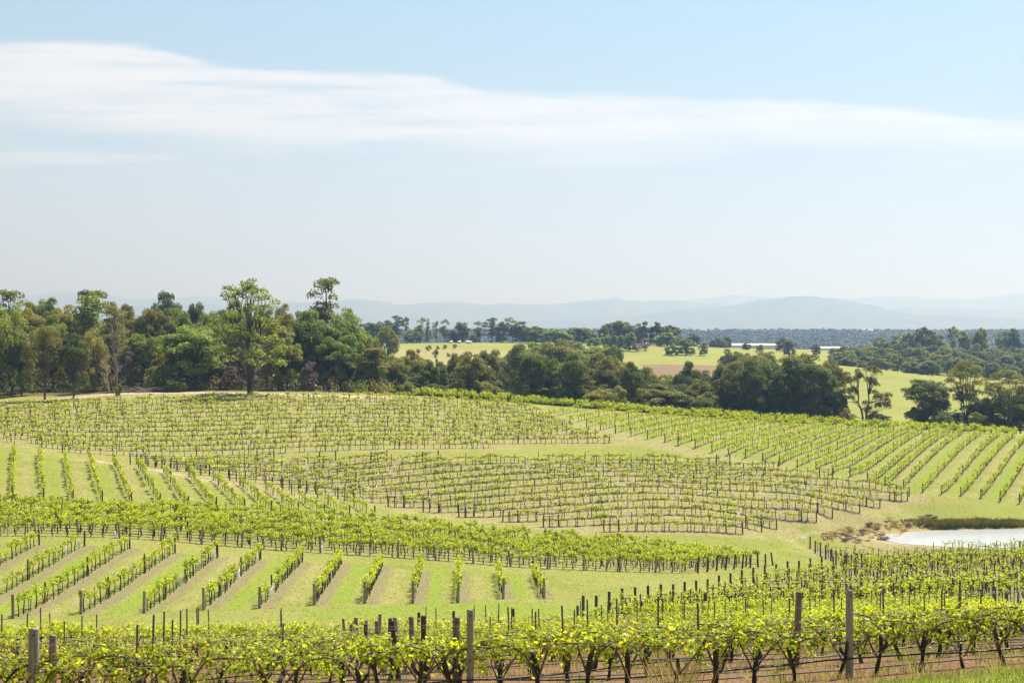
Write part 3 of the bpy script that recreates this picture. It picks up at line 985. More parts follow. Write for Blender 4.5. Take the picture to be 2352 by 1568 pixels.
def build_vines():
    rng = np.random.default_rng(11)
    for kind in sorted(set(VKIND.values()) | {'mid', 'back'}):
        n = {'front': 10}.get(kind, 7)
        PROTO[kind] = [vine_proto(kind, 100 + 13 * i + len(kind)) for i in range(n)]
    allv = []
    for r in ROWS:
        bl = r['block']
        a, b = r['a'], r['b']
        L = np.hypot(*(b - a))
        if L < 1.5:
            continue
        d = (b - a) / L
        sp = VSPACE[bl] * (.76 if bl == 'A' and r['k'] <= 4 else 1)
        m0 = 0.5 if bl not in 'BD' else 0.9
        s = np.arange(m0, L - .3, sp)
        s = s + rng.normal(0, .07 * sp, len(s))
        X, Y = a[0] + d[0] * s, a[1] + d[1] * s
        lat = rng.normal(0, .04, len(s))
        X, Y = X - d[1] * lat, Y + d[0] * lat
        Z = gz(X, Y)
        px, py = proj(X, Y, Z + .6)
        ok = visible(px, py)
        gap = rng.random(len(s)) < VGAP[bl]
        yaw = math.atan2(d[1], d[0])
        seq = 0
        order = np.arange(len(s))
        if bl == 'A':
            order = order[::-1]
        for i in order:
            if not ok[i]:
                continue
            if gap[i]:
                if bl in 'BDFEC' and rng.random() < (.75 if bl != 'E' else .1):
                    GUARDS.append((X[i], Y[i], Z[i], bl, r['k']))
                continue
            seq += 1
            infr = 0 <= px[i] <= 2352 and py[i] < 1600
            kind = VKIND[bl]
            if bl == 'A' and r['k'] > 6:
                kind = 'back'
            pi = int(rng.integers(0, len(PROTO[kind])))
            sc = VSTR[bl] * (rng.uniform(.84, 1.13) if bl == 'A' else rng.uniform(.76, 1.2))
            if bl == 'A':
                sc *= 1.0 if r['k'] < 2 else (.9 if r['k'] < 7 else (.8 if r['k'] < 14 else .95))
            if rng.random() < .04:
                sc *= .75
            allv.append(dict(x=X[i], y=Y[i], z=Z[i], yaw=yaw + (math.pi if rng.random() < .5 else 0) + rng.normal(0, .06), s=sc, kind=kind, p=pi, bl=bl, k=r['k'], seq=seq, infr=infr))
    # the vines that show largest become objects
    cand = [v for v in allv if v['infr'] and ((v['bl'] == 'A' and v['k'] <= 6) or v['bl'] == 'B')]
    cand.sort(key=lambda v: v['y'])
    chosen = cand[:298]
    ids = set(id(v) for v in chosen)
    meshes = {}
    for v in chosen:
        key = (v['kind'], v['p'])
        if key not in meshes:
            W, L = PROTO[v['kind']][v['p']]
            meshes[key] = (W.mesh('vine_trunk', [M['vine_wood'], M['cane'], M['vine_leaf']]), L.mesh('vine_foliage', [M['vine_leaf']], smooth=False))
        wm, lm = meshes[key]
        root = link('grape_vine', None, None, (v['x'], v['y'], v['z']), (0, 0, v['yaw']), (v['s'],) * 3)
        root.empty_display_size = .2
        if v['bl'] == 'A':
            lab = f"leafy grape vine on red soil, {ordw(v['seq'])} from the dam end of the {ordw(v['k'] + 1)} wired row"
            grp = 'grape vines on the wired red soil slope'
        else:
            rowname = f"{ordw(11 - v['k'])} mulched row from the open lawn" if v['k'] >= 0 else f"{ordw(11 - v['k'])} mulched row from the open lawn"
            lab = f"slender grape vine, {ordw(v['seq'])} up the slope in the {rowname}"
            grp = 'grape vines in the mulched rows'
        tag(root, lab, 'grape vine', grp)
        link('trunk', wm, root)
        link('foliage', lm, root)
    # all the others: one object
    buf = Buf()
    groups = {}
    for v in allv:
        if id(v) not in ids:
            groups.setdefault((v['kind'], v['p']), []).append(v)
    for (kind, p), vs in groups.items():
        c, s_ = np.cos([v['yaw'] for v in vs]), np.sin([v['yaw'] for v in vs])
        sc = np.array([v['s'] for v in vs])
        T = np.array([(v['x'], v['y'], v['z']) for v in vs])
        for B, mat in zip(PROTO[kind][p], (0, 1)):
            V, Fs = B.arrays()
            X = (V[None, :, 0] * c[:, None] - V[None, :, 1] * s_[:, None]) * sc[:, None] + T[:, 0:1]
            Y = (V[None, :, 0] * s_[:, None] + V[None, :, 1] * c[:, None]) * sc[:, None] + T[:, 1:2]
            Z = V[None, :, 2] * sc[:, None] + T[:, 2:3]
            VV = np.stack([X, Y, Z], -1).reshape(-1, 3)
            base = buf.nv
            first = True
            for Fa, mm in Fs:
                FF = (Fa[None] + (np.arange(len(vs)) * len(V))[:, None, None]).reshape(-1, Fa.shape[1])
                if first:
                    buf.add(VV, FF, mat)
                    first = False
                else:
                    buf.f.append(FF + base)
                    buf.m.append(np.full(len(FF), mat, np.int32))
    o = link('vines', buf.mesh('vines', [M['vine_wood'], M['vine_leaf_far']], smooth=False))
    tag(o, 'rows of grape vines covering the far vineyard blocks', 'grape vines', kind='stuff')
    print('vines', len(allv), 'objects', len(chosen))


build_vines()


# ------------------------------------------------------------------ posts, stakes, guards, frames, wires
def post_mesh(name, seed, sides=12):
    rng = np.random.default_rng(seed)
    zs = np.array([-.25, 0, .15, .4, .7, .97, 1.0])
    r = np.array([1.03, 1.03, 1.02, 1.0, .98, .965, .90])
    V, q = [], []
    for z, rr in zip(zs, r):
        for j in range(sides):
            t = j * 2 * math.pi / sides
            w = rr * (1 + .035 * math.sin(3 * t + seed + z * 2) + rng.normal(0, .012))
            V.append((w * math.cos(t), w * math.sin(t), z))
    for i in range(len(zs) - 1):
        for j in range(sides):
            q.append((i * sides + j, i * sides + (j + 1) % sides, (i + 1) * sides + (j + 1) % sides, (i + 1) * sides + j))
    b = Buf()
    b.add(V, q)
    b.f.append(np.array([[(len(zs) - 1) * sides + j for j in range(sides)]]))
    b.m.append(np.zeros(1, np.int32))
    return b


POSTB = [post_mesh('post', s) for s in range(4)]
POSTM = {}


def post_me(mat, i):
    if (mat, i) not in POSTM:
        POSTM[(mat, i)] = POSTB[i].mesh('post_' + mat, [M[mat]], True)
    return POSTM[(mat, i)]


POSTS = []   # x, y, h, r, mat, lean(x,y), label, group, kind ('post'|'stake'), prio


def add_post(p, h, r, mat, label, group, lean=(0, 0), kind='post', bolt=False):
    POSTS.append(dict(x=p[0], y=p[1], h=h, r=r, mat=mat, label=label, group=group, lean=lean, kind=kind, bolt=bolt))


def row_at(r, X):
    t = (X - r['a'][0]) / (r['b'][0] - r['a'][0])
    return r['a'] + (r['b'] - r['a']) * t


def build_posts():
    rng = np.random.default_rng(21)
    rowsA = [r for r in ROWS if r['block'] == 'A']
    # A: stations of timber posts and thin stakes
    for r in rowsA:
        k = r['k']
        for si in range(-7, 9):
            X = -0.57 + si * 5.0 - .164 * 3 * k
            if X < r['a'][0] + .1 or X > r['b'][0] - .1:
                continue
            p = row_at(r, X) + np.array([rng.normal(0, .09), 0])
            if k == 0 and si in (-1, 0, 1):
                p = row_at(r, {-1: -6.27, 0: -.57, 1: 4.77}[si])
            timber = (si == 0) or (k <= 1 and si in (-1, 0, 1)) or (k > 8 and si == 0)
            nm = {-1: 'beside the tall dark-topped pair', 0: 'in the central line of timber posts', 1: 'at the dam side'}.get(si, '')
            if k == 0 and si in (-1, 0, 1):
                lab = {-1: 'thick weathered grey timber post, the stoutest of all, in the first wired row', 0: 'tall grey-brown timber post standing at the middle of the first wired row', 1: 'tallest grey-brown timber post, on the first wired row by the mown grass'}[si]
                add_post(p, {-1: 1.27, 0: 1.26, 1: 1.25}[si], {-1: .072, 0: .05, 1: .054}[si], 'post_grey' if si else 'post', lab, 'timber posts of the wired slope', bolt=True)
            elif k == 1 and si in (-1, 0, 1):
                lab = {-1: 'brown timber post just behind the stoutest grey post', 0: 'brown timber post with green shoots, close behind the tall middle post', 1: 'leaning brown timber post just behind the tallest post by the mown grass'}[si]
                q = p.copy()
                q[0] = {-1: -6.98, 0: -.89, 1: 4.62}[si]
                q = row_at(r, q[0])
                add_post(q, {-1: 1.12, 0: 1.14, 1: 1.25}[si], {-1: .062, 0: .058, 1: .056}[si], 'post', lab, 'timber posts of the wired slope', lean=({-1: .0, 0: .015, 1: .04}[si], 0), bolt=True)
            elif si == 0:
                add_post(p, rng.uniform(.92, 1.22), rng.uniform(.045, .06), ['post', 'post_grey', 'post_dark'][k % 3], f"timber post of the {ordw(k + 1)} wired row in the central line of posts", 'timber posts of the wired slope', lean=(rng.normal(0, .05), rng.normal(0, .03)))
                if k in (2, 3, 4, 5, 6, 7, 9, 11):
                    q = row_at(r, X - rng.uniform(.3, .55))
                    add_post(q, rng.uniform(.85, 1.12), .048, ['post_grey', 'post', 'post_dark'][k % 3], f"second timber post beside the central one of the {ordw(k + 1)} wired row", 'timber posts of the wired slope', lean=(rng.normal(0, .08), 0))
            else:
                lab = f"thin grey stake of the {ordw(k + 1)} wired row, {ordw(abs(si))} station {'towards' if si > 0 else 'away from'} the dam"
                add_post(p, rng.uniform(1.15, 1.38), .021, 'stake', lab, 'thin grey stakes on the wired slope', kind='stake', lean=(rng.normal(0, .02), rng.normal(0, .02)))
            # intermediate stakes
            if si % 1 == 0 and rng.random() < (.45 if k < 15 else .9) and k > 1:
                q = row_at(r, min(X + 2.5, r['b'][0]))
                add_post(q, rng.uniform(1.05, 1.35), .018, 'stake', f"slim grey stake midway past the {ordw(si + 8)} station of the {ordw(k + 1)} wired row", 'thin grey stakes on the wired slope', kind='stake', lean=(rng.normal(0, .025), rng.normal(0, .02)))
    for r in rowsA:
        if r['k'] >= 11:
            add_post(r['a'], 1.1, .06, 'post_dark', f"dark end post of the {ordw(r['k'] + 1)} wired row at the lawn edge", 'dark end posts at the lawn edge', lean=(.03, 0))
    # B: end posts, mid posts, stakes
    for r in [r for r in ROWS if r['block'] == 'B']:
        nm = f"{ordw(11 - r['k'])} mulched row from the open lawn"
        L = np.hypot(*(r['b'] - r['a']))
        d = (r['b'] - r['a']) / L
        add_post(r['a'], rng.uniform(1.45, 1.6), .10, 'post', f"round brown post at the near foot of the {nm}", 'near end posts of the mulched rows', lean=(0, .02))
        add_post(r['b'], rng.uniform(1.25, 1.4), .075, 'post_dark', f"dark end post at the far top of the {nm}", 'far end posts of the mulched rows', lean=(0, -.03))
        for q, s in enumerate(np.arange(3.2, L - 2, 3.6)):
            if q in (1, 4):
                add_post(r['a'] + d * s, rng.uniform(1.45, 1.6), .06, 'post_dark', f"dark middle post, {ordw(q // 3 + 1)} up the {nm}", 'middle posts of the mulched rows')
            else:
                add_post(r['a'] + d * s, rng.uniform(1.3, 1.5), .024, 'stake', f"thin grey stake, {ordw(q + 1)} up the {nm}", 'thin grey stakes of the mulched rows', kind='stake')
    # C: leaning posts along the front row, end posts at the lawn corner, inner posts
    rc = [r for r in ROWS if r['block'] == 'C']
    for r in rc:
        L = np.hypot(*(r['b'] - r['a']))
        d = (r['b'] - r['a']) / L
        add_post(r['b'] + d * .9, rng.uniform(1.5, 1.68), .10, 'post_dark', f"dark leaning end post of the {ordw(r['k'] + 1)} row of the thick band, at its lawn corner", 'end posts of the thick vine band', lean=(rng.uniform(.06, .16), 0))
        if r['k'] == 0:
            for q, s in enumerate(np.arange(3.6, L - 1, 3.62)):
                add_post(r['b'] - d * s + [d[1] * .35, -d[0] * .35], rng.uniform(1.5, 1.68), .10, 'post', f"brown leaning post before the thick vine band, {ordw(q + 1)} from its lawn corner", 'leaning posts before the thick vine band', lean=(rng.uniform(.04, .14), 0))
        else:
            for q, s in enumerate(np.arange(2.0 + (r['k'] * 1.7) % 5, L - 1, 5.8)):
                add_post(r['b'] - d * s, rng.uniform(1.5, 1.72), .05, 'post_dark', f"dark post inside the thick band, {ordw(q + 1)} along its {ordw(r['k'] + 1)} row", 'posts inside the thick vine band')
        for q, s in enumerate(np.arange(1.0 + (r['k'] * 1.3) % 4, L - 1, 6.3)):
            add_post(r['b'] - d * s, rng.uniform(1.55, 1.8), .02, 'stake', f"thin stake inside the thick band, {ordw(q + 1)} along its {ordw(r['k'] + 1)} row", 'stakes inside the thick vine band', kind='stake')
    # D
    for r in [r for r in ROWS if r['block'] == 'D']:
        nm = f"{ordw(14 - r['k'])} terrace row from the framed block"
        L = np.hypot(*(r['b'] - r['a']))
        d = (r['b'] - r['a']) / L
        add_post(r['a'], rng.uniform(1.4, 1.55), .085, 'post_dark', f"dark end post at the near foot of the {nm}", 'near end posts of the terrace rows')
        add_post(r['b'], rng.uniform(1.2, 1.35), .07, 'post_dark', f"dark end post at the far top of the {nm}", 'far end posts of the terrace rows')
        for q, s in enumerate(np.arange(3.0, L - 1, 4.5)):
            add_post(r['a'] + d * s, 1.4, .05 if q % 2 else .024, 'post_dark' if q % 2 else 'stake', f"slim post, {ordw(q + 1)} up the {nm}", 'slim posts of the terrace rows', kind='post' if q % 2 else 'stake')
    # H: end posts and the staked rows
    for r in [r for r in ROWS if r['block'] == 'H']:
        L = np.hypot(*(r['b'] - r['a']))
        d = (r['b'] - r['a']) / L
        add_post(r['a'] - d * .5, rng.uniform(1.5, 1.72), .10, 'post_dark', f"dark end post at the lawn end of the {ordw(r['k'] + 1)} staked row below the slope", 'end posts of the staked rows by the dam')
        for q, s in enumerate(np.arange(1.7, L, 1.7)):
            t = q % 2 == 0
            add_post(r['a'] + d * (s + rng.normal(0, .2)), rng.uniform(1.25, 1.5), .05 if t else .022, 'post_dark' if t else 'stake', f"{'dark post' if t else 'thin stake'}, {ordw(q + 1)} along the {ordw(r['k'] + 1)} staked row by the dam", 'inner posts of the staked rows by the dam', kind='post' if t else 'stake')
    for r in [r for r in ROWS if r['block'] in 'EFGS']:
        bl = r['block']
        L = np.hypot(*(r['b'] - r['a']))
        d = (r['b'] - r['a']) / L
        st = {'E': 3.6, 'F': 3.6, 'G': 6.0, 'S': 8.0}[bl]
        off = {'E': (r['k'] * .35) % 5.5 if bl == 'E' else 0}.get(bl, 0)
        for q, s in enumerate(np.arange(.4 + off, L, st)):
            end = q == 0
            hh = 1.42 if not (bl == 'S') else 1.7
            rr = {'E': .048, 'F': .048, 'G': .045, 'S': .05}[bl] * (1.5 if end else 1)
            add_post(r['a'] + d * s, hh * rng.uniform(.9, 1.12), rr, 'post_dark', None, None, kind='post')
            if end and bl == 'G':
                add_post(r['a'] + d * s, 1.4, .085, 'post_dark', f"dark end post of the {ordw(r['k'] + 1)} shoulder row counted from the woodland", 'end posts of the shoulder rows')
    # choose those that show largest
    for P in POSTS:
        P['z'] = float(gz(P['x'], P['y']))
        px, py = proj(P['x'], P['y'], P['z'] + P['h'] * .8)
        P['in'] = 0 <= px <= 2352 and py < 1580
        P['vis'] = visible(px, py)
    seen = {}
    for kind, nm in (('post', 'wooden_post'), ('stake', 'stake')):
        c = [P for P in POSTS if P['kind'] == kind and P['in'] and P['label']]
        c.sort(key=lambda P: -P['h'] * (P['r'] + .03) / P['y'] ** 2)
        for P in c[:298]:
            P['obj'] = True
            seen[P['label']] = seen.get(P['label'], 0) + 1
            o = link(nm, post_me(P['mat'], int(rng.integers(0, 4))), None, (P['x'], P['y'], P['z'] - .02), (-P['lean'][1], P['lean'][0], rng.uniform(0, 6.28)), (P['r'], P['r'], P['h']))
            tag(o, P['label'], 'post' if kind == 'post' else 'stake', P['group'])
            if P['bolt']:
                o.rotation_euler[2] = 0
                bb = Buf()
                add_tube(bb, [(0, -.9, 0), (0, -1.12, 0)], [.16, .13], 6)
                e = link('bolt', bb.mesh('bolt', [M['hose']]), o, (0.25, 0, .945), (0, 0, 0), (1, 1, .09))
        buf = Buf()
        for P in POSTS:
            if P['kind'] == kind and not P.get('obj') and P['vis']:
                if P['y'] > 90:
                    t = np.arange(5) * 2 * math.pi / 5 + P['x']
                    c5 = np.stack([np.cos(t) * P['r'], np.sin(t) * P['r'], 0 * t], 1)
                    base = np.array([P['x'], P['y'], P['z'] - .15])
                    topo = np.array([P['x'] + P['lean'][0] * P['h'], P['y'] + P['lean'][1] * P['h'], P['z'] + P['h']])
                    V = np.concatenate([base + c5, topo + c5])
                    buf.add(V, [(i, (i + 1) % 5, 5 + (i + 1) % 5, 5 + i) for i in range(5)], 0)
                    buf.f.append(np.array([[5, 6, 7, 8, 9]]) + buf.nv - 10)
                    buf.m.append(np.zeros(1, np.int32))
                else:
                    V, Fs = POSTB[0].arrays()
                    V2 = V * [P['r'], P['r'], P['h']] + [P['x'], P['y'], P['z']]
                    buf.add(V2, Fs[0][0])
        if buf.nv:
            o = link(nm + 's', buf.mesh(nm + 's', [M['post_dark'] if kind == 'post' else M['stake']], False))
            tag(o, 'the many smaller trellis ' + kind + 's standing through the far vine rows', kind + 's', kind='stuff')
    print('posts', len(POSTS), [k for k, v in seen.items() if v > 1][:6])


build_posts()


def build_guards():
    rng = np.random.default_rng(5)
    b = Buf()
    add_tube(b, [(0, 0, -.05), (0, 0, .5), (0, 0, .98), (0, 0, 1.0)], [.055, .055, .055, .05], 8, 0, True)
    me = b.mesh('vine_guard', [M['guard']])
    names = {'B': 'mulched block', 'C': 'thick vine band', 'D': 'terrace block', 'F': 'framed block', 'E': 'upper block'}
    cnt = {}
    extra = [(px, py, 'F') for px, py in ((345, 1073), (365, 1070), (398, 1074), (440, 1075), (470, 1078), (505, 1082))]
    gl = list(GUARDS)
    for r in [r for r in ROWS if r['block'] == 'F']:
        for _ in range(9 if r['k'] > 4 else 4):
            t = rng.uniform(.0, .95) ** 1.2
            p = r['a'] + (r['b'] - r['a']) * t
            gl.append((p[0], p[1], float(gz(*p)), 'F', r['k']))
    n = 0
    for X, Y, Z, bl, k in gl:
        px, py = proj(X, Y, Z)
        if not (0 < px < 2352):
            continue
        n += 1
        if n > 290:
            break
        h = rng.uniform(.6, .95) * (1.1 if bl == 'F' else 1)
        o = link('vine_guard', me, None, (X, Y, Z), (rng.normal(0, .05), rng.normal(0, .05), 0), (1.5, 1.5, h))
        kk = {'B': 11 - k, 'D': 14 - k, 'F': k + 15, 'C': k + 1, 'E': k + 7}[bl]
        key = (bl, k)
        cnt[key] = cnt.get(key, 0) + 1
        tag(o, f"white sleeve round a young vine, {ordw(cnt[key])} along the {ordw(kk)} row of the {names[bl]}", 'vine guard', 'white sleeves in the ' + names[bl])


build_guards()


def build_frames():
    """strainer frames: two posts and a rail at the row ends of the middle block"""
    pb = post_mesh('p', 9, 8)
    pm = pb.mesh('frame_post', [M['post_dark']])
    rb = Buf()
    add_tube(rb, [(-.02, 0, 0), (1, 0, 0)], [.05, .05], 8)
    rm = rb.mesh('frame_rail', [M['post_grey']])
    rng = np.random.default_rng(8)
    for r in [r for r in ROWS if r['block'] == 'F']:
        L = np.hypot(*(r['b'] - r['a']))
        d = (r['b'] - r['a']) / L
        yaw = math.atan2(d[1], d[0])
        k = r['k'] + 15
        for side in (0, 1):
            w = 1.95 if side == 0 else 2.3
            p0 = r['a'] - d * .4 if side == 0 else r['b'] - d * (w - .4)
            p1 = p0 + d * w
            z0, z1 = float(gz(*p0)), float(gz(*p1))
            px, _ = proj(p0[0], p0[1], z0)
            if not (-40 < px < 2390):
                continue
            h = rng.uniform(1.4, 1.58)
            root = link('strainer_frame', None, None, (p0[0], p0[1], z0), (0, 0, yaw))
            end = 'terrace end' if side == 0 else 'dam end'
            tag(root, f"dark timber strainer frame at the {end} of the {ordw(k)} row of the framed block", 'strainer frame', 'strainer frames of the framed block')
            link('post', pm, root, (0, 0, -.03), (0, rng.normal(0, .03), 0), (.085, .085, h))
            link('post', pm, root, (w, 0, z1 - z0 - .03), (0, rng.normal(0, .03), 1), (.085, .085, h))
            lz = z1 - z0
            link('rail', rm, root, (0, -.02, h * .88), (0, -math.atan2(lz, w), 0), (math.hypot(w, lz), 1, 1))


build_frames()


def build_lines():
    rng = np.random.default_rng(31)
    for r in [r for r in ROWS if r['block'] == 'A' and r['k'] <= 7]:
        k = r['k']
        L = np.hypot(*(r['b'] - r['a']))
        n = int(L / .25)
        t = np.linspace(0, 1, n)
        P = r['a'][None] + (r['b'] - r['a'])[None] * t[:, None]
        Z = gz(P[:, 0], P[:, 1])
        s = t * L
        for h, rad, nm, mat, lab, lat in (
                (.70, .003, 'trellis_wire', 'wire', 'thin pale cordon wire strung along the {} wired row', -.03),
                (1.02, .002, 'foliage_wire', 'wire', 'thin upper wire strung above the leaves of the {} wired row', .06),
                (.34, .0022, 'low_wire', 'wire', 'thin low wire strung across the trunks of the {} wired row', -.05)):
            if (nm == 'foliage_wire' and k > 1) or (nm == 'low_wire' and k not in (0, 2)):
                continue
            zz = Z + h - .012 * np.sin(s * math.pi / 5.0) ** 2
            b = Buf()
            add_tube(b, np.stack([P[:, 0], P[:, 1] + lat, zz], 1), rad, 4)
            tag(link(nm, b.mesh(nm, [M[mat]])), lab.format(ordw(k + 1)), 'wire', 'wires of the wired slope')
        hz = .20 if k else .24
        sag = .10 * np.abs(np.sin((s - 1.0) * math.pi / 5.0)) ** 1.5
        zz = Z + hz - sag + np.interp(s, np.linspace(0, L, 14), rng.normal(0, .025, 14)) + .05
        b = Buf()
        add_tube(b, np.stack([P[:, 0], P[:, 1] - .06, zz], 1), .0115 if k else .013, 6)
        tag(link('drip_hose', b.mesh('drip_hose', [M['hose' if k < 2 else 'hose_grey']])), f"black drip hose sagging along the foot of the {ordw(k + 1)} wired row", 'hose', 'drip hoses of the wired slope')
        if k < 3:
            zz = Z + .08 + np.interp(s, np.linspace(0, L, 11), rng.normal(0, .03, 11))
            b = Buf()
            add_tube(b, np.stack([P[:, 0], P[:, 1] + .12, zz], 1), .011, 6)
            tag(link('drip_hose', b.mesh('drip_hose', [M['hose_grey']])), f"second grey hose lying low behind the trunks of the {ordw(k + 1)} wired row", 'hose', 'drip hoses of the wired slope')
    # drip lines of the middle blocks: a thin dark line under every row
    for bl, nm, cnt in (('C', 'thick vine band', 10), ('F', 'framed block', 30), ('B', 'mulched block', 11)):
        for r in [r for r in ROWS if r['block'] == bl and r['k'] < cnt]:
            kk = {'C': r['k'] + 1, 'F': r['k'] + 15, 'B': 11 - r['k']}[bl]
            L = np.hypot(*(r['b'] - r['a']))
            t = np.linspace(0, 1, max(4, int(L / 2)))
            P = r['a'][None] + (r['b'] - r['a'])[None] * t[:, None]
            px, py = proj(P[:, 0], P[:, 1], -20)
            if not ((px > 0) & (px < 2352)).any():
                continue
            b = Buf()
            add_tube(b, np.stack([P[:, 0], P[:, 1], gz(P[:, 0], P[:, 1]) + .42 + .03 * np.sin(t * 40)], 1), .016, 4)
            tag(link('drip_hose', b.mesh('drip_hose', [M['hose']])), f"dark drip line hung under the {ordw(kk)} row of the {nm}", 'hose', 'drip lines of the ' + nm)


build_lines()

# ------------------------------------------------------------------ trees
def limb(a, b, bow, rng, n=5):
    t = np.linspace(0, 1, n)[:, None]
    a, b = np.array(a, float), np.array(b, float)
    P = a + (b - a) * t
    P += np.array(bow) * (np.sin(t * math.pi))
    P[1:-1] += rng.normal(0, .008, (n - 2, 3))
    return P


def tree_proto(kind, seed):
    """a tree 1 unit tall: (wood Buf, crown Buf or None)"""
    rng = np.random.default_rng(seed)
    W, L = Buf(), Buf()
    Cn, Rr = [], []        # clumps
    per, ls = 150, .030
    stems = 1
    fork = .32
    if kind == 'gum':           # the big vase shaped gum
        stems, fork, per, ls = 4, .14, 150, .021
        for i in range(96):
            h = rng.uniform(.26, .97)
            prof = np.interp(h, [.25, .35, .5, .65, .8, .92, 1], [.31, .37, .38, .33, .24, .10, .03])
            h = min(h, .9) if i % 3 else h * .8
            a = rng.uniform(0, 2 * math.pi)
            q = prof * rng.uniform(.5, 1.0)
            Cn.append((q * math.cos(a), q * math.sin(a), h - .03))
            Rr.append(rng.uniform(.036, .068))
        Cn += [(0.0, 0, .955), (-.03, .02, .925), (.03, 0, .90), (-.13, 0, .86), (-.2, 0, .83), (-.17, .02, .89)]
        Rr += [.045, .05, .045, .05, .05, .035]
    elif kind == 'round':
        fork, per, ls = .22, 210, .026
        for i in range(58):
            v = unit(rng.normal(size=3))
            if v[2] < -.35:
                v[2] *= -.6
            q = rng.uniform(.6, 1.0)
            Cn.append((v[0] * .36 * q, v[1] * .36 * q, .58 + v[2] * .34 * q))
            Rr.append(rng.uniform(.06, .10))
        for i in range(18):
            a = rng.uniform(0, 6.28)
            Cn.append((.26 * math.cos(a), .26 * math.sin(a), rng.uniform(.14, .36)))
            Rr.append(rng.uniform(.06, .10))
    elif kind == 'weep':
        fork, per, ls = .25, 190, .024
        for i in range(38):
            v = unit(rng.normal(size=3))
            v[2] = abs(v[2])
            q = rng.uniform(.55, 1.0)
            Cn.append((v[0] * .40 * q, v[1] * .40 * q, .50 + v[2] * .42 * q))
            Rr.append(rng.uniform(.075, .115))
        for i in range(16):
            a = rng.uniform(0, 6.28)
            Cn.append((.33 * math.cos(a), .33 * math.sin(a), rng.uniform(.25, .48)))
            Rr.append(rng.uniform(.06, .09))
    elif kind == 'tall':
        fork, per, ls = .5, 150, .024
        for i in range(54):
            h = rng.uniform(.40, .96)
            a = rng.uniform(0, 6.28)
            q = np.interp(h, [.4, .6, .75, .88, .97], [.10, .16, .18, .15, .07]) * rng.uniform(.3, 1.0)
            Cn.append((q * math.cos(a), q * math.sin(a), h))
            Rr.append(rng.uniform(.045, .085))
    elif kind == 'bush':
        fork, per, ls = .1, 170, .034
        for i in range(40):
            v = unit(rng.normal(size=3))
            q = rng.uniform(.55, 1.0)
            Cn.append((v[0] * .38 * q, v[1] * .38 * q, .50 + v[2] * .42 * q))
            Rr.append(rng.uniform(.08, .125))
    elif kind == 'vase':
        stems, fork, per, ls = 5, .12, 230, .019
        for i in range(66):
            h = rng.uniform(.46, .97)
            a = rng.uniform(0, 6.28)
            q = np.interp(h, [.5, .7, .88, 1], [.16, .31, .24, .08]) * rng.uniform(.35, 1.0)
            Cn.append((q * math.cos(a), q * math.sin(a), h))
            Rr.append(rng.uniform(.045, .075))
        for i in range(10):
            a = rng.uniform(0, 6.28)
            Cn.append((.2 * math.cos(a), .2 * math.sin(a), rng.uniform(.15, .5)))
            Rr.append(rng.uniform(.03, .05))
    elif kind == 'forked':      # two high lollipops and low side clumps
        stems, fork, per, ls = 2, .1, 260, .021
        for (cx, cz, rx, rz, n) in ((-.13, .80, .13, .16, 12), (.10, .80, .14, .17, 12), (-.24, .52, .14, .09, 7), (.26, .5, .14, .10, 8), (.12, .25, .12, .22, 12), (-.2, .2, .1, .1, 5), (.33, .38, .1, .06, 4)):
            for i in range(n):
                v = rng.uniform(-1, 1, 3)
                Cn.append((cx + v[0] * rx * .8, v[1] * .11, cz + v[2] * rz * .8))
                Rr.append(rng.uniform(.045, .07))
    elif kind == 'cone':
        fork, per, ls = .2, 130, .034
        for i in range(34):
            h = rng.uniform(.12, .97)
            a = rng.uniform(0, 6.28)
            q = (1 - h) * .27 * rng.uniform(.4, 1) + .02
            Cn.append((q * math.cos(a), q * math.sin(a), h))
            Rr.append(.04 + .06 * (1 - h))
    elif kind == 'far':         # seen small
        fork, per, ls = .2, 70, .058
        for i in range(34):
            v = unit(rng.normal(size=3))
            if v[2] < -.3:
                v[2] *= -.5
            q = rng.uniform(.5, 1.0)
            Cn.append((v[0] * .3 * q, v[1] * .3 * q, .55 + v[2] * .38 * q))
            Rr.append(rng.uniform(.07, .12))
        for i in range(20):
            a = rng.uniform(0, 6.28)
            Cn.append((.22 * math.cos(a), .22 * math.sin(a), rng.uniform(.08, .42)))
            Rr.append(.09)
    elif kind == 'fartall':
        fork, per, ls = .45, 60, .045
        for i in range(30):
            h = rng.uniform(.22, .96)
            a = rng.uniform(0, 6.28)
            q = np.interp(h, [.22, .5, .75, .9, 1], [.09, .19, .20, .12, .03]) * rng.uniform(.2, 1)
            Cn.append((q * math.cos(a), q * math.sin(a), h))
            Rr.append(rng.uniform(.05, .085))
    elif kind in ('dead', 'deadfork'):
        stems = 2
    Cn = np.array(Cn) if Cn else np.zeros((0, 3))
    Rr = np.array(Rr)
    if len(Cn):
        # crown wider at some sides, hollows at others
        a0, a1 = rng.uniform(0, 6.28, 2)
        an = np.arctan2(Cn[:, 1], Cn[:, 0])
        Cn[:, :2] *= (1 + .13 * np.cos(an - a0) + .09 * np.cos(2 * an - a1))[:, None]
        Cn += rng.normal(0, .012, Cn.shape)
    # trunk and limbs
    tr = {'gum': .016, 'vase': .012, 'tall': .011, 'fartall': .012, 'dead': .013, 'bush': .012}.get(kind, .016)
    heads = []
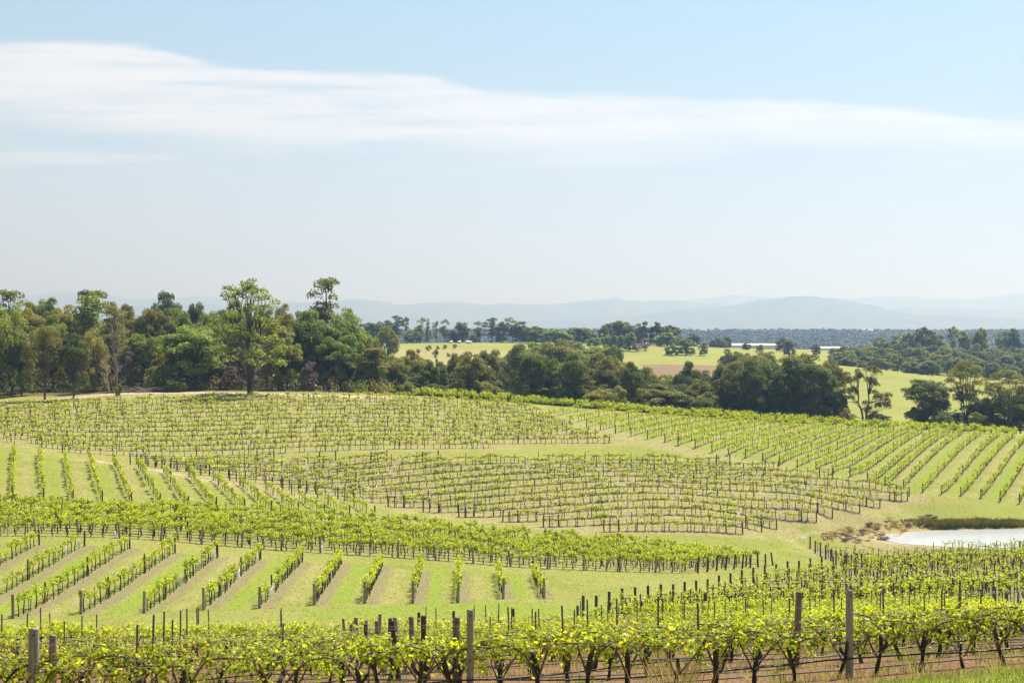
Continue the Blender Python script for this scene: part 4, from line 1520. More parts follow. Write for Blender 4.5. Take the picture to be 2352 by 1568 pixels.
    for s in range(stems):
        if stems == 1:
            e = np.array([rng.normal(0, .02), rng.normal(0, .02), fork + .12])
            P = limb((0, 0, -.02), e, (rng.normal(0, .02), rng.normal(0, .02), 0), rng)
            add_tube(W, P, np.linspace(tr * 1.35, tr * .85, 5), 7)
            heads.append((P, tr * .85))
        else:
            a = s * 2 * math.pi / stems + rng.uniform(-.3, .3)
            sp = {'gum': .10, 'vase': .10, 'forked': .07, 'dead': .05}.get(kind, .06)
            if kind == 'forked':
                e = np.array([(-.10, .08)[s], 0, .62])
                a0p = ((-.03, .03)[s], 0, -.02)
            else:
                e = np.array([sp * math.cos(a), sp * math.sin(a), .52 if kind != 'dead' else .8])
                a0p = (.014 * math.cos(a), .014 * math.sin(a), -.02)
            P = limb(a0p, e, (0, 0, 0), rng, 7)
            P[:4] = P[:4] * [[.55, .55, 1]] + 0
            add_tube(W, P, np.linspace(tr * 1.15, tr * .45, 7), 7)
            heads.append((P, tr * .5))
    if kind in ('dead', 'deadfork'):
        for P, r0 in heads:
            for i in range(15):
                u = rng.uniform(.25, 1.0)
                j = min(int(u * 6), 6)
                b = P[j]
                a = rng.uniform(0, 6.28)
                ln = rng.uniform(.08, .22) * (1.25 - u * .5)
                e = b + [ln * math.cos(a), ln * math.sin(a), ln * rng.uniform(.3, 1.3)]
                Q = limb(b, e, rng.normal(0, .02, 3), rng)
                add_tube(W, Q, np.linspace(r0 * .75, r0 * .2, 5), 5)
                for _ in range(4):
                    q = Q[rng.integers(2, 5)]
                    a2 = rng.uniform(0, 6.28)
                    l2 = rng.uniform(.03, .09)
                    add_tube(W, limb(q, q + [l2 * math.cos(a2), l2 * math.sin(a2), l2 * rng.uniform(-.3, 1)], rng.normal(0, .008, 3), rng, 3), [r0 * .25, r0 * .18, r0 * .1], 4)
        return W, None
    for c in Cn:
        hp, hr = heads[int(rng.integers(0, len(heads)))] if stems > 1 else heads[0]
        if stems > 1:
            hp, hr = min(heads, key=lambda q: np.hypot(q[0][-1][0] - c[0], q[0][-1][1] - c[1]) + rng.uniform(0, .08))
        zt = min(c[2] - .08, hp[-1][2])
        j = int(np.argmin(np.abs(hp[:, 2] - max(zt - .12 * rng.random(), fork * .6))))
        b = hp[j]
        e = np.array(c) - [0, 0, .02]
        out = (e - b) * [1, 1, 0]
        Q = limb(b, e, -out * .12 + [0, 0, -.02], rng, 4)
        ln = np.linalg.norm(e - b)
        add_tube(W, Q, np.array([.55, .4, .28, .14]) * tr * min(1, .5 + ln), 4, 0, False)
    allP, allN = [], []
    for c, r in zip(Cn, Rr):
        n = int(per * (r / .085) ** 1.6) + 8
        v = unit(rng.normal(size=(n, 3)))
        v[:, 2] = np.where(v[:, 2] < -.35, -v[:, 2] * .7, v[:, 2])
        q = rng.uniform(.5, 1.15, n) ** .6
        sq = np.array([1.08, 1.08, .78]) if kind not in ('weep', 'forked', 'far', 'fartall') else np.array([.95, .95, 1.0])
        P = c + v * q[:, None] * r * sq
        if kind == 'weep':
            P[:, 2] -= rng.uniform(0, .05, n) ** 1.0
        allP.append(P)
        allN.append(unit(v * .75 + [0, 0, .3] + rng.normal(0, .55, (n, 3))))
    P, Nn = np.concatenate(allP), np.concatenate(allN)
    V, Fq = leaf_quads(P, Nn, ls * rng.uniform(.6, 1.25, len(P)), rng, .62)
    L.add(V, Fq)
    return W, L


TP = {}


def tree_me(kind, var, bark):
    key = (kind, var)
    if key not in TP:
        W, L = tree_proto(kind, 500 + var * 17 + sum(map(ord, kind)))
        TP[key] = (W.mesh(kind + '_trunk', [M['bark']]), L.mesh(kind + '_crown', [M['gum']], smooth=False) if L else None)
    return TP[key]


NVAR = {'gum': 1, 'forked': 1, 'vase': 2, 'dead': 2, 'cone': 2, 'round': 4, 'weep': 2, 'tall': 3, 'bush': 3, 'far': 4, 'fartall': 3}
TCOUNT = [0]


def tree(name, kind, X, Y, h, w, leaf, label, cat, group=None, bark='bark', z=None, var=None, lean=(0, 0), rotz=None):
    """w: crown width as a multiple of the prototype's own"""
    TCOUNT[0] += 1
    i = TCOUNT[0]
    wm, lm = tree_me(kind, i % NVAR[kind] if var is None else var, bark)
    z = float(gz(X, Y)) - .15 if z is None else z
    root = link(name, None, None, (X, Y, z), (lean[1], lean[0], (i * 2.399) % 6.283 if rotz is None else rotz), (h * w, h * w, h))
    root.empty_display_size = .2
    tag(root, label, cat, group)
    t = link('trunk', wm, root)
    t.material_slots[0].link = 'OBJECT'
    t.material_slots[0].material = M[bark]
    if lm is not None:
        c = link('crown', lm, root)
        c.material_slots[0].link = 'OBJECT'
        c.material_slots[0].material = M[leaf]
    return root


PW = {'gum': .74, 'round': .74, 'weep': .84, 'tall': .37, 'bush': .82, 'vase': .66, 'forked': .72, 'cone': .5, 'far': .62, 'fartall': .44, 'dead': .5}


def tree_at(name, kind, x, ytop, wpx, d, leaf, label, cat='tree', group=None, ybase=None, **kw):
    X = (x - CX) / F * d
    z = float(gz(X, d)) - .15
    if ybase is not None:
        X, Y = hit(x, ybase)
        d = Y
        z = float(gz(X, Y)) - .1
    h = -(ytop - CY) / F * d - z
    w = (wpx / F * d) / (PW[kind] * h)
    return tree(name, kind, X, d, h, w, leaf, label, cat, group, z=z, **kw)


def build_woodland():
    g = 'eucalypts at the edge of the woodland'
    T = tree_at
    # the trees that stand out
    T('gum_tree', 'gum', 575, 632, 190, 262, 'gum', 'tallest spreading gum tree with several stems, alone before the woodland', 'gum tree', ybase=906, rotz=.4)
    T('gum_tree', 'weep', 103, 738, 105, 262, 'olive', 'rounded khaki green tree drooping over the bare track by the vines', 'gum tree', ybase=918)
    T('gum_tree', 'round', 168, 760, 78, 262, 'dark', 'darkest dense tree beside the rounded khaki tree at the woodland edge', 'gum tree', ybase=916)
    T('dead_tree', 'dead', 268, 705, 60, 262, 'brown', 'bare leaning dead tree with ivy at its foot before the woodland', 'dead tree', ybase=909, bark='dead', lean=(.03, 0))
    T('ivy_bush', 'bush', 274, 880, 20, 262, 'olive', 'small ivy mound round the foot of the bare dead tree', 'bush', ybase=911)
    T('gum_tree', 'tall', 750, 640, 80, 305, 'darkolive', 'tall thin-topped gum rising alone above the round green tree', 'gum tree', var=1)
    T('gum_tree', 'round', 715, 706, 140, 285, 'green', 'broad domed green tree below the tall thin-topped gum', 'gum tree')
    T('gum_tree', 'round', 440, 732, 150, 276, 'green', 'broad light green gum standing between the dead tree and the tallest gum', 'gum tree')
    T('gum_tree', 'tall', 212, 664, 85, 290, 'gum', 'high sparse gum just behind the dead tree', 'gum tree', var=0, bark='bark_pale')
    T('gum_tree', 'tall', 255, 690, 60, 284, 'olive', 'slim ragged gum with pale limbs close behind the dead tree', 'gum tree', var=2, bark='bark_pale')
    T('gum_tree', 'round', 375, 662, 100, 335, 'grey', 'dark grey-green gum dome on the skyline between dead tree and tallest gum', 'gum tree')
    T('gum_tree', 'round', 452, 674, 62, 340, 'grey', 'small grey-green gum dome on the skyline beside the tallest gum', 'gum tree')
    T('gum_tree', 'round', 780, 716, 110, 290, 'green', 'green gum at the outer end of the woodland above the skyline row', 'gum tree')
    T('gum_tree', 'weep', 828, 750, 95, 300, 'gum', 'pale green drooping gum, last of the woodland towards the dam', 'gum tree')
    # front ranks and the mass behind
    front = [(25, 690, 120, 272, 'weep', 'gum'), (-60, 700, 120, 268, 'round', 'olive'), (215, 752, 80, 272, 'weep', 'olive'), (325, 750, 85, 275, 'round', 'gum'), (375, 790, 70, 280, 'weep', 'olive'), (300, 775, 70, 283, 'weep', 'mauve'),
             (505, 740, 80, 282, 'round', 'gum'), (640, 700, 100, 282, 'round', 'olive'), (660, 770, 80, 276, 'round', 'gum'), (755, 760, 90, 282, 'round', 'green'), (50, 760, 70, 270, 'round', 'gum'), (-30, 770, 70, 265, 'round', 'dark'),
             (800, 790, 80, 284, 'round', 'green'), (850, 808, 70, 290, 'round', 'gum'), (535, 770, 70, 285, 'round', 'dark')]
    for i, (x, y, w, d, kd, lf) in enumerate(front):
        T('gum_tree', kd, x, y, w, d, lf, f"{dict(gum='mid green', olive='khaki', dark='dark', green='fresh green', mauve='twiggy mauve-brown')[lf]} gum in the woodland's front rank, {ordw(i + 1)} counted among that rank", 'gum tree', g)
    back = [(98, 660, 90, 320, 'round', 'gum'), (20, 668, 90, 318, 'tall', 'gum'), (60, 688, 90, 305, 'round', 'olive'), (150, 692, 90, 300, 'round', 'olive'), (195, 668, 50, 325, 'tall', 'dark'), (290, 692, 70, 320, 'round', 'darkolive'), (345, 690, 95, 305, 'round', 'olive'),
            (410, 700, 90, 310, 'round', 'gum'), (490, 690, 80, 315, 'round', 'gum'), (540, 680, 80, 320, 'round', 'olive'), (610, 690, 80, 318, 'round', 'gum'), (650, 690, 70, 315, 'round', 'olive'), (700, 692, 60, 330, 'round', 'gum'),
            (720, 722, 80, 315, 'round', 'gum'), (800, 705, 50, 330, 'tall', 'gum'), (820, 742, 80, 325, 'round', 'olive'), (245, 720, 80, 310, 'round', 'gum'), (120, 715, 80, 290, 'round', 'gum'), (-20, 680, 90, 300, 'round', 'gum'), (-90, 680, 90, 300, 'round', 'gum'),
            (270, 735, 80, 300, 'weep', 'olive'), (395, 735, 80, 300, 'round', 'dark'), (470, 725, 80, 300, 'round', 'darkolive'), (585, 720, 90, 300, 'round', 'gum'), (690, 745, 80, 300, 'round', 'dark'), (5, 720, 90, 290, 'round', 'gum'), (770, 745, 70, 310, 'round', 'dark')]
    for i, (x, y, w, d, kd, lf) in enumerate(back):
        T('gum_tree', kd, x, y, w, d, lf, f"{dict(gum='mid green', olive='khaki', dark='dark', darkolive='dark khaki', green='fresh green')[lf]} gum deeper in the woodland, {ordw(i + 1)} of the hidden ranks", 'gum tree', g)
    rng = np.random.default_rng(77)
    n = 0
    for x in np.arange(-100, 880, 22):
        d = rng.uniform(278, 312)
        n += 1
        T('gum_tree', ['round', 'weep', 'tall'][n % 3], x + rng.normal(0, 8), rng.uniform(745, 800), rng.uniform(55, 80), d, ['dark', 'gum', 'darkolive'][n % 3], f"low shaded gum inside the woodland, {ordw(n)} of the understorey from the tanned track end", 'gum tree', 'understorey gums of the woodland')
    # bushes at the edge
    T('dry_bush', 'bush', 533, 838, 52, 275, 'brown', 'rust-brown dead bush beside the tallest gum', 'bush')
    T('dry_bush', 'bush', 711, 822, 40, 276, 'mauve', 'grey-brown dry bush at the foot of the broad domed tree', 'bush')
    T('dry_bush', 'bush', 300, 800, 55, 272, 'mauve', 'twiggy mauve bush behind the dead tree and the pale boulder', 'bush')
    T('dry_bush', 'bush', 488, 840, 50, 278, 'brown', 'dark rusty bush in the shade beside the tallest gum', 'bush')
    T('green_bush', 'bush', 396, 868, 40, 266, 'gum', 'low green bush beside the heap of fallen branches', 'bush', ybase=900)
    T('green_bush', 'bush', 420, 876, 22, 266, 'olive', 'small khaki bush next to the low green bush', 'bush', ybase=900)
    T('dead_tree', 'dead', 252, 790, 45, 268, 'brown', 'low bleached dead limbs leaning beside the bare dead tree', 'dead tree', bark='bark_pale', lean=(-.35, 0))
    # understorey litter and shrubs as one mass
    buf = Buf()
    for i in range(520):
        x = rng.uniform(-110, 900)
        d = rng.uniform(272, 318)
        X = (x - CX) / F * d
        z = float(gz(X, d))
        n_ = 70
        c = np.array([X, d, z + rng.uniform(.2, 1.9)])
        v = rng.normal(0, 1, (n_, 3)) * [.9, .9, .75]
        P = c + v
        V, Fq = leaf_quads(P, unit(v + [0, 0, .4]), rng.uniform(.18, .5, n_), rng, .6)
        buf.add(V, Fq, int(rng.integers(0, 3)))
    tag(link('undergrowth', buf.mesh('undergrowth', [M['darkolive'], M['brown'], M['dark']], False)), 'dim undergrowth beneath the woodland', 'undergrowth', kind='stuff')
    # heap of branches, boulder, trough
    b = Buf()
    c = np.array(list(hit(332, 901)) + [0.0])
    z = float(gz(c[0], c[1]))
    for i in range(34):
        a = rng.normal(.3, .5)
        ln = rng.uniform(1.2, 4.2)
        p = np.array([rng.normal(0, 1.6), rng.normal(0, .7), abs(rng.normal(.35, .35))])
        dv = np.array([math.cos(a), rng.normal(0, .4), math.sin(a) * .35]) * ln / 2
        r0 = rng.uniform(.03, .14)
        add_tube(b, [p - dv, p + rng.normal(0, .08, 3), p + dv], [r0, r0 * .8, r0 * .4], 6)
    tag(link('branch_heap', b.mesh('branch_heap', [M['dead']]), None, (c[0], c[1], z)), 'heap of fallen grey-brown branches at the woodland edge', 'branch heap')

    def rock(name, X, Y, s, label, cat='boulder', group=None, mat='rock', seed=0):
        r = np.random.default_rng(seed)
        th, ph = np.meshgrid(np.linspace(0, 2 * math.pi, 15)[:-1], np.linspace(-1.2, 1.45, 8))
        q = 1 + .13 * np.sin(2 * th + seed) * np.cos(ph) + .1 * np.sin(3 * th + 2 * ph + seed) + r.normal(0, .03, th.shape)
        V = np.stack([np.cos(th) * np.cos(ph) * q, np.sin(th) * np.cos(ph) * q, np.sin(ph) * q], -1) * s
        n = 14
        Fq = [(i * n + j, i * n + (j + 1) % n, (i + 1) * n + (j + 1) % n, (i + 1) * n + j) for i in range(7) for j in range(n)]
        b = Buf()
        b.add(V.reshape(-1, 3), Fq)
        b.f.append(np.array([[7 * n + j for j in range(n)]]))
        b.m.append(np.zeros(1, np.int32))
        o = link(name, b.mesh(name, [M[mat]]), None, (X, Y, float(gz(X, Y)) + s[2] * .55))
        tag(o, label, cat, group)
    p = hit(288, 900)
    rock('boulder', p[0], p[1], np.array([.62, .45, .85]), 'pale upright rounded boulder beside the bare dead tree', seed=3)
    p = hit(350, 905.5)
    rock('boulder', p[0], p[1] - 1, np.array([.42, .3, .22]), 'small grey stone on the grass below the branch heap', seed=5)
    # pale concrete trough
    p = hit(371, 900)
    b = Buf()
    add_tube(b, [(0, 0, 0), (0, 0, .5), (0, 0, .56), (0, 0, .56)], [1.0, 1.0, .98, .86], 20, 0, False)
    add_tube(b, [(0, 0, .56), (0, 0, .40)], [.86, .85], 20, 0, True)
    tag(link('water_trough', b.mesh('water_trough', [M['rock']]), None, (p[0], p[1], float(gz(*p)))), 'low round pale concrete trough between branch heap and green bush', 'trough')
    return rock


rock = build_woodland()


def build_valley_trees():
    T = tree_at
    # four that stand out beside the paddock
    T('paddock_tree', 'forked', 1985, 832, 120, 292, 'darkolive', 'two-headed tree with bare forked stems beside the sunny paddock', 'tree', rotz=0)
    T('paddock_tree', 'round', 2132, 856, 112, 296, 'dark', 'dark dense bushy tree between the forked tree and the vase-shaped tree', 'tree')
    T('paddock_tree', 'vase', 2218, 828, 104, 296, 'darkolive', 'vase-shaped tree with a fan of bare stems at the paddock edge', 'tree', var=0)
    T('paddock_tree', 'vase', 2312, 846, 112, 292, 'darkolive', 'second fan-stemmed tree, outermost at the dam side of the paddock', 'tree', var=1)
    T('creek_tree', 'cone', 1017, 838, 58, 300, 'dark', 'dark cone-shaped tree in the creek belt', 'tree')
    T('creek_tree', 'cone', 1003, 806, 26, 340, 'dark', 'narrow dark young conifer above the cone-shaped tree', 'tree')
    T('creek_tree', 'round', 1190, 783, 95, 330, 'grey', 'loose grey-green gum beside the gap in the creek belt', 'tree')
    L = [(883, 803, 85, 300, 'gum', 0), (948, 798, 75, 320, 'olive', 0), (866, 876, 40, 285, 'gum', 1), (938, 874, 40, 284, 'gum', 1), (972, 812, 60, 325, 'gum', 0), (1064, 795, 80, 335, 'darkolive', 0), (1129, 787, 80, 345, 'darkolive', 0), (1109, 822, 75, 315, 'darkolive', 0),
         (1133, 884, 55, 292, 'darkolive', 1), (905, 850, 70, 292, 'darkolive', 0), (960, 850, 60, 296, 'dark', 0), (1062, 850, 70, 300, 'dark', 0), (1098, 868, 70, 294, 'darkolive', 0), (1040, 880, 60, 288, 'darkolive', 1), (990, 880, 55, 288, 'dark', 1),
         (1232, 798, 85, 330, 'darkolive', 0), (1280, 772, 105, 420, 'olive', 0), (1239, 828, 95, 305, 'dark', 0), (1300, 820, 125, 310, 'darkolive', 0), (1372, 803, 85, 345, 'darkolive', 0), (1355, 833, 115, 310, 'darkolive', 0), (1413, 842, 85, 305, 'dark', 0), (1480, 838, 70, 325, 'darkolive', 0),
         (1430, 898, 55, 288, 'olive', 1), (1515, 878, 125, 296, 'darkolive', 0), (1578, 824, 66, 330, 'dark', 0), (1568, 878, 95, 298, 'dark', 0), (1690, 826, 64, 330, 'darkolive', 0), (1739, 800, 72, 380, 'darkolive', 0), (1828, 793, 80, 400, 'olive', 0),
         (1768, 818, 100, 296, 'dark', 0), (1855, 808, 125, 292, 'dark', 0), (1660, 868, 95, 300, 'darkolive', 0), (1919, 886, 55, 292, 'dark', 0), (1710, 885, 90, 294, 'dark', 0), (1620, 895, 70, 292, 'dark', 1), (1380, 880, 80, 294, 'dark', 0), (1265, 880, 70, 294, 'dark', 0), (1330, 895, 70, 290, 'dark', 1),
         (1465, 890, 70, 294, 'dark', 0), (1815, 880, 80, 292, 'dark', 0), (1890, 850, 60, 300, 'darkolive', 0), (1235, 900, 45, 286, 'dark', 1), (2262, 918, 50, 300, 'darkolive', 1), (2292, 928, 50, 292, 'dark', 1), (2345, 890, 60, 300, 'darkolive', 0), (2245, 940, 40, 288, 'darkolive', 1),
         (2400, 850, 90, 300, 'darkolive', 0), (1950, 935, 40, 285, 'darkolive', 1), (2170, 940, 45, 288, 'dark', 1), (1160, 850, 40, 340, 'darkolive', 0)]
    fr = np.random.default_rng(123)
    for x in np.arange(845, 1900, 29):
        xx = x + fr.normal(0, 8)
        L.append((float(xx), float(fr.uniform(806, 838) + (10 if xx < 1180 and xx > 930 else 0) + (34 if 1495 < xx < 1665 else 0)), float(fr.uniform(62, 90)), float(fr.uniform(335, 400)), ['darkolive', 'dark', 'darkolive', 'gum'][int(fr.integers(0, 4))], 0))
        if not (1150 < xx < 1210) and fr.random() < .55:
            L.append((float(xx + 12), float(fr.uniform(880, 905)), float(fr.uniform(40, 62)), float(fr.uniform(284, 300)), ['darkolive', 'dark', 'darkolive', 'olive'][int(fr.integers(0, 4))], 1))
    for x, y, w in ((1075, 802, 70), (1225, 800, 66), (1258, 812, 60), (1318, 806, 72), (1395, 818, 66), (1452, 826, 60), (1508, 858, 60), (1600, 866, 70), (1668, 842, 64), (1718, 822, 72), (1810, 815, 74), (1892, 838, 60), (905, 815, 66), (985, 826, 52)):
        L.append((float(x), float(y), float(w), float(fr.uniform(289, 302)), ['dark', 'darkolive', 'dark'][int(fr.integers(0, 3))], 0))
    for x, y, w in ((2275, 902, 62), (2335, 896, 74), (2196, 940, 50), (2152, 902, 62), (2108, 928, 48), (2245, 915, 55), (2372, 880, 80), (2020, 945, 45)):
        L.append((float(x), float(y), float(w), float(fr.uniform(291, 301)), ['dark', 'darkolive'][int(fr.integers(0, 2))], 0))
    for x in np.arange(1195, 1420, 24):
        L.append((float(x + fr.normal(0, 6)), float(fr.uniform(778, 800)), float(fr.uniform(55, 75)), float(fr.uniform(430, 520)), ['darkolive', 'green', 'gum'][int(fr.integers(0, 3))], 0))
    for x in np.arange(1680, 1760, 30):
        L.append((float(x + fr.normal(0, 6)), float(fr.uniform(795, 815)), float(fr.uniform(50, 70)), float(fr.uniform(420, 500)), ['darkolive', 'olive', 'dark'][int(fr.integers(0, 3))], 0))
    cw = dict(gum='mid green', green='fresh green', olive='khaki', dark='dark green', darkolive='dark khaki')
    for i, (x, y, w, d, lf, bush) in enumerate(sorted(L)):
        T('creek_bush' if bush else 'creek_tree', 'bush' if bush else 'round', x, y, w * 1.12, d, lf, f"{cw[lf]} rounded {'bush' if bush else 'tree'} in the creek belt, {ordw(i + 1)} from the woodland towards the dam", 'bush' if bush else 'tree', 'trees of the creek belt')


build_valley_trees()


def build_mid_hill():
    T = tree_at
    L = [(913, 724, 38, 'fartall'), (934, 730, 26, 'fartall'), (967, 727, 30, 'fartall'), (983, 731, 20, 'cone'), (1002, 739, 22, 'fartall'), (1022, 731, 27, 'fartall'), (1037, 756, 30, 'far'), (1063, 737, 36, 'far'), (1101, 736, 28, 'fartall'), (1128, 729, 44, 'fartall'), (1154, 737, 34, 'far'), (1176, 727, 40, 'fartall'),
         (1197, 737, 34, 'far'), (1213, 748, 40, 'far'), (890, 734, 50, 'far'), (860, 738, 50, 'far'), (833, 742, 50, 'far'), (950, 752, 40, 'far'), (1050, 765, 30, 'far'), (1090, 765, 26, 'far')]
    for i, (x, y, w, kd) in enumerate(L):
        T('ridge_tree', kd, x, y, w, 735 + (i * 37) % 40, 'grey' if i % 3 else 'dark', f"grey-green gum in the line along the pale hilltop paddock, {ordw(i + 1)} of its ranks", 'tree', 'gums along the hilltop paddock')
    T('ridge_tree', 'round', 890, 736, 60, 480, 'darkolive', 'dark tree nearer than the hilltop line, above the creek belt', 'tree')
    T('garden_tree', 'far', 1273, 751, 60, 700, 'bright', 'bright lime green tree near the farmhouse garden', 'tree')
    T('garden_tree', 'far', 1232, 748, 60, 715, 'green', 'mid green tree beside the bright lime tree', 'tree')
    G = [(1328, 750, 66, 715, 'green'), (1350, 755, 40, 720, 'dark'), (1392, 741, 36, 730, 'dark'), (1418, 735, 66, 735, 'darkolive'), (1450, 745, 40, 735, 'darkolive'), (1476, 737, 38, 720, 'green'), (1507, 734, 34, 715, 'dark'), (1541, 745, 50, 700, 'darkolive'), (1530, 762, 46, 690, 'green'), (1300, 765, 40, 700, 'green'),
         (1398, 764, 27, 655, 'green'), (1410, 768, 22, 650, 'green'), (1428, 768, 22, 645, 'green'), (1446, 762, 30, 640, 'green'), (1543, 789, 34, 615, 'green'), (1575, 776, 40, 620, 'green'), (1616, 784, 22, 620, 'green'), (1594, 766, 34, 790, 'dark'), (1654, 774, 34, 790, 'dark'), (1668, 773, 28, 800, 'dark'), (1640, 780, 24, 790, 'dark'),
         (1714, 786, 22, 760, 'darkolive'), (1795, 772, 30, 780, 'dark'), (1812, 780, 30, 700, 'dark'), (1745, 790, 20, 740, 'darkolive'), (1875, 790, 22, 760, 'dark'), (1385, 772, 30, 690, 'green'), (1365, 775, 34, 680, 'green')]
    cw = dict(green='fresh green', dark='dark', darkolive='dark khaki')
    for i, (x, y, w, d, lf) in enumerate(G):
        T('garden_tree', 'far', x, y, w, d, lf, f"{cw[lf]} tree in the farmhouse garden on the far hill, {ordw(i + 1)} of the garden group", 'tree', 'trees round the farmhouse garden')
    T('bare_tree', 'dead', 1483, 768, 32, 640, 'mauve', 'leafless mauve-grey tree in the farmhouse garden', 'tree', bark='dead')
    T('garden_bush', 'bush', 1462, 786, 24, 636, 'mauve', 'mauve-grey bush under the leafless garden tree', 'bush')
    T('garden_bush', 'bush', 1481, 772, 26, 648, 'mauve', 'twiggy mauve bush behind the leafless garden tree', 'bush')
    T('bare_tree', 'dead', 1668, 800, 20, 600, 'mauve', 'leafless sapling on the grass before the long white shed', 'tree', bark='bark')
    # wood across the paddock on the dam side
    rng = np.random.default_rng(15)
    top = [(2020, 772, 40), (2061, 768, 40), (2126, 748, 62), (2187, 753, 50), (2215, 756, 36), (2252, 751, 46), (2300, 760, 40), (2326, 752, 50), (2370, 752, 50), (2420, 755, 60), (2090, 762, 40), (2155, 768, 40)]
    n = 0
    items = [(x, y, w, 745 + rng.uniform(-15, 15)) for x, y, w in top]
    for rank, (d, y0, y1) in enumerate(((700, 778, 790), (670, 788, 800), (640, 800, 812), (612, 812, 826))):
        for x in np.arange(1915, 2440, 22):
            xx = x + rng.normal(0, 7)
            lim = np.interp(xx, [1900, 2000, 2060, 2352], [800, 788, 776, 770])
            yt = max(rng.uniform(y0, y1) + np.interp(xx, [1900, 2352], [0, 14]), lim)
            items.append((xx, yt, rng.uniform(34, 50), d + rng.uniform(-10, 10)))
    for x, y, w, d in sorted(items):
        n += 1
        lf = ['grey', 'grey', 'dark', 'darkolive', 'gum'][int(rng.integers(0, 5))]
        T('wood_tree', 'far' if rng.random() < .7 else 'fartall', x, y, w * .9, d, lf, f"{dict(grey='grey-green', dark='dark', darkolive='dark khaki', gum='mid green')[lf]} gum in the wood above the sunny paddock, {ordw(n)} from its shed end", 'tree', 'gums of the wood above the sunny paddock')

    # long white sheds
    def box(b, x0, x1, y0, y1, z0, z1, mat=0):
        V = [(x0, y0, z0), (x1, y0, z0), (x1, y1, z0), (x0, y1, z0), (x0, y0, z1), (x1, y0, z1), (x1, y1, z1), (x0, y1, z1)]
        b.add(V, [(0, 1, 5, 4), (1, 2, 6, 5), (2, 3, 7, 6), (3, 0, 4, 7), (4, 5, 6, 7), (3, 2, 1, 0)], mat)

    def shed(x0, x1, d, h, label, ytop=None, vault=True, name='long_shed', cat='shed', rmat='white_wall', wmat='white_wall', windows=0):
        X0, X1 = (x0 - CX) / F * d, (x1 - CX) / F * d
        z = float(gz((X0 + X1) / 2, d)) - .2
        root = link(name, None, None, ((X0 + X1) / 2, d, z))
        tag(root, label, cat)
        if ytop is not None:
            h = max(1.5, -(ytop - CY) / F * d - z)
        w2, dp = (X1 - X0) / 2, 9.0
        hw = h * .62
        b = Buf()
        box(b, -w2, w2, 0, dp, 0, hw)
        link('wall', b.mesh('wall', [M[wmat]], False), root)
        b = Buf()
        t = np.linspace(0, math.pi, 13)
        yy = dp / 2 - np.cos(t) * (dp / 2 + .25)
        zz = hw + np.sin(t) * (h - hw) if vault else hw + (h - hw) * (1 - np.abs(np.cos(t)))
        prof = np.stack([yy, zz], 1)
        V = np.concatenate([np.stack([np.full(13, -w2 - .2), prof[:, 0], prof[:, 1]], 1), np.stack([np.full(13, w2 + .2), prof[:, 0], prof[:, 1]], 1)])
        b.add(V, [(i, i + 13, i + 14, i + 1) for i in range(12)])
        for e in (0, 13):
            b.f.append(np.array([[e + i for i in range(13)]]))
            b.m.append(np.zeros(1, np.int32))
        link('roof', b.mesh('roof', [M[rmat]], False), root)
        for i in range(windows):
            b = Buf()
            xw = -w2 + (i + .5) * 2 * w2 / windows
            box(b, xw - .6, xw + .6, -.05, .0, hw * .4, hw * .85)
            link('window', b.mesh('window', [M['pane']], False), root)
    shed(1640, 1786, 850, 3, 'long white tunnel shed beyond the garden, before the blue forest', 789)
    shed(1883, 1956, 860, 3, 'shorter white tunnel shed at the end of the wood above the paddock', 796)
    shed(1596, 1609, 800, 3, 'small white shed between garden trees and the long shed', 790)
    shed(1380, 1412, 742, 5, 'farmhouse with a dusty pink roof among garden trees', 764, False, 'farmhouse', 'house', 'roof_pink', 'white_wall', 4)
    shed(1500, 1514, 760, 4, 'second pink-roofed garden building half hidden by dark trees', 770, False, 'farmhouse', 'house', 'roof_pink', 'white_wall', 2)
    shed(1987, 2006, 2380, 8, 'tiny white homestead on the ridge of the distant blue forest', 755, False, 'homestead', 'house', 'white_wall', 'white_wall', 3)
    shed(1477, 1490, 665, 2.5, 'small white garden shed behind the leafless mauve tree', 786, False, 'garden_shed', 'shed', 'white_wall', 'white_wall', 1)
    # white round bales on the hilltop paddock
    for i, (x, y) in enumerate(((1036, 791.5), (1055, 791.5), (1073, 791.5), (1079, 792))):
        X, Y = (x - CX) / F * 712, 712
        b = Buf()
        add_tube(b, [(-.85, 0, .7), (-.8, 0, .7), (.8, 0, .7), (.85, 0, .7)], [.6, .72, .72, .6], 14)
        b.f.append(np.array([[j for j in range(14)]]))
        b.m.append(np.zeros(1, np.int32))
        tag(link('hay_bale', b.mesh('hay_bale', [M['white_wall']]), None, (X, Y, float(gz(X, Y)) - .03)), f"white wrapped round bale on the hilltop paddock, {ordw(i + 1)} from the woodland side", 'bale', 'white bales on the hilltop paddock')
    # distant blue forest: nobody could count it
    buf = Buf()
    rng = np.random.default_rng(99)
    n = 11000
    d = rng.uniform(1350, 2550, n)
    d = np.where(rng.random(n) < .3, rng.uniform(2150, 2450, n), d)
    x = rng.uniform(-250, 2650, n)
    X = (x - CX) / F * d
    z = gz(X, d)
    h = rng.uniform(9, 15, n)
    rad = rng.uniform(4.5, 8, n)
    q = 22
    v = unit(rng.normal(size=(n, q, 3)))
    v[..., 2] = np.abs(v[..., 2]) * 1.0 - .15
    P = np.stack([X, d, z + h * .45], -1)[:, None, :] + v * np.stack([rad, rad, h * .55], -1)[:, None, :] * rng.uniform(.7, 1.05, (n, q, 1))
    Nn = unit(v * .6 + [0, 0, .6] + rng.normal(0, .12, v.shape))
    V, Fq = leaf_quads(P.reshape(-1, 3), Nn.reshape(-1, 3), rng.uniform(3.0, 5.2, n * q), rng, .9)
    buf.add(V, Fq)
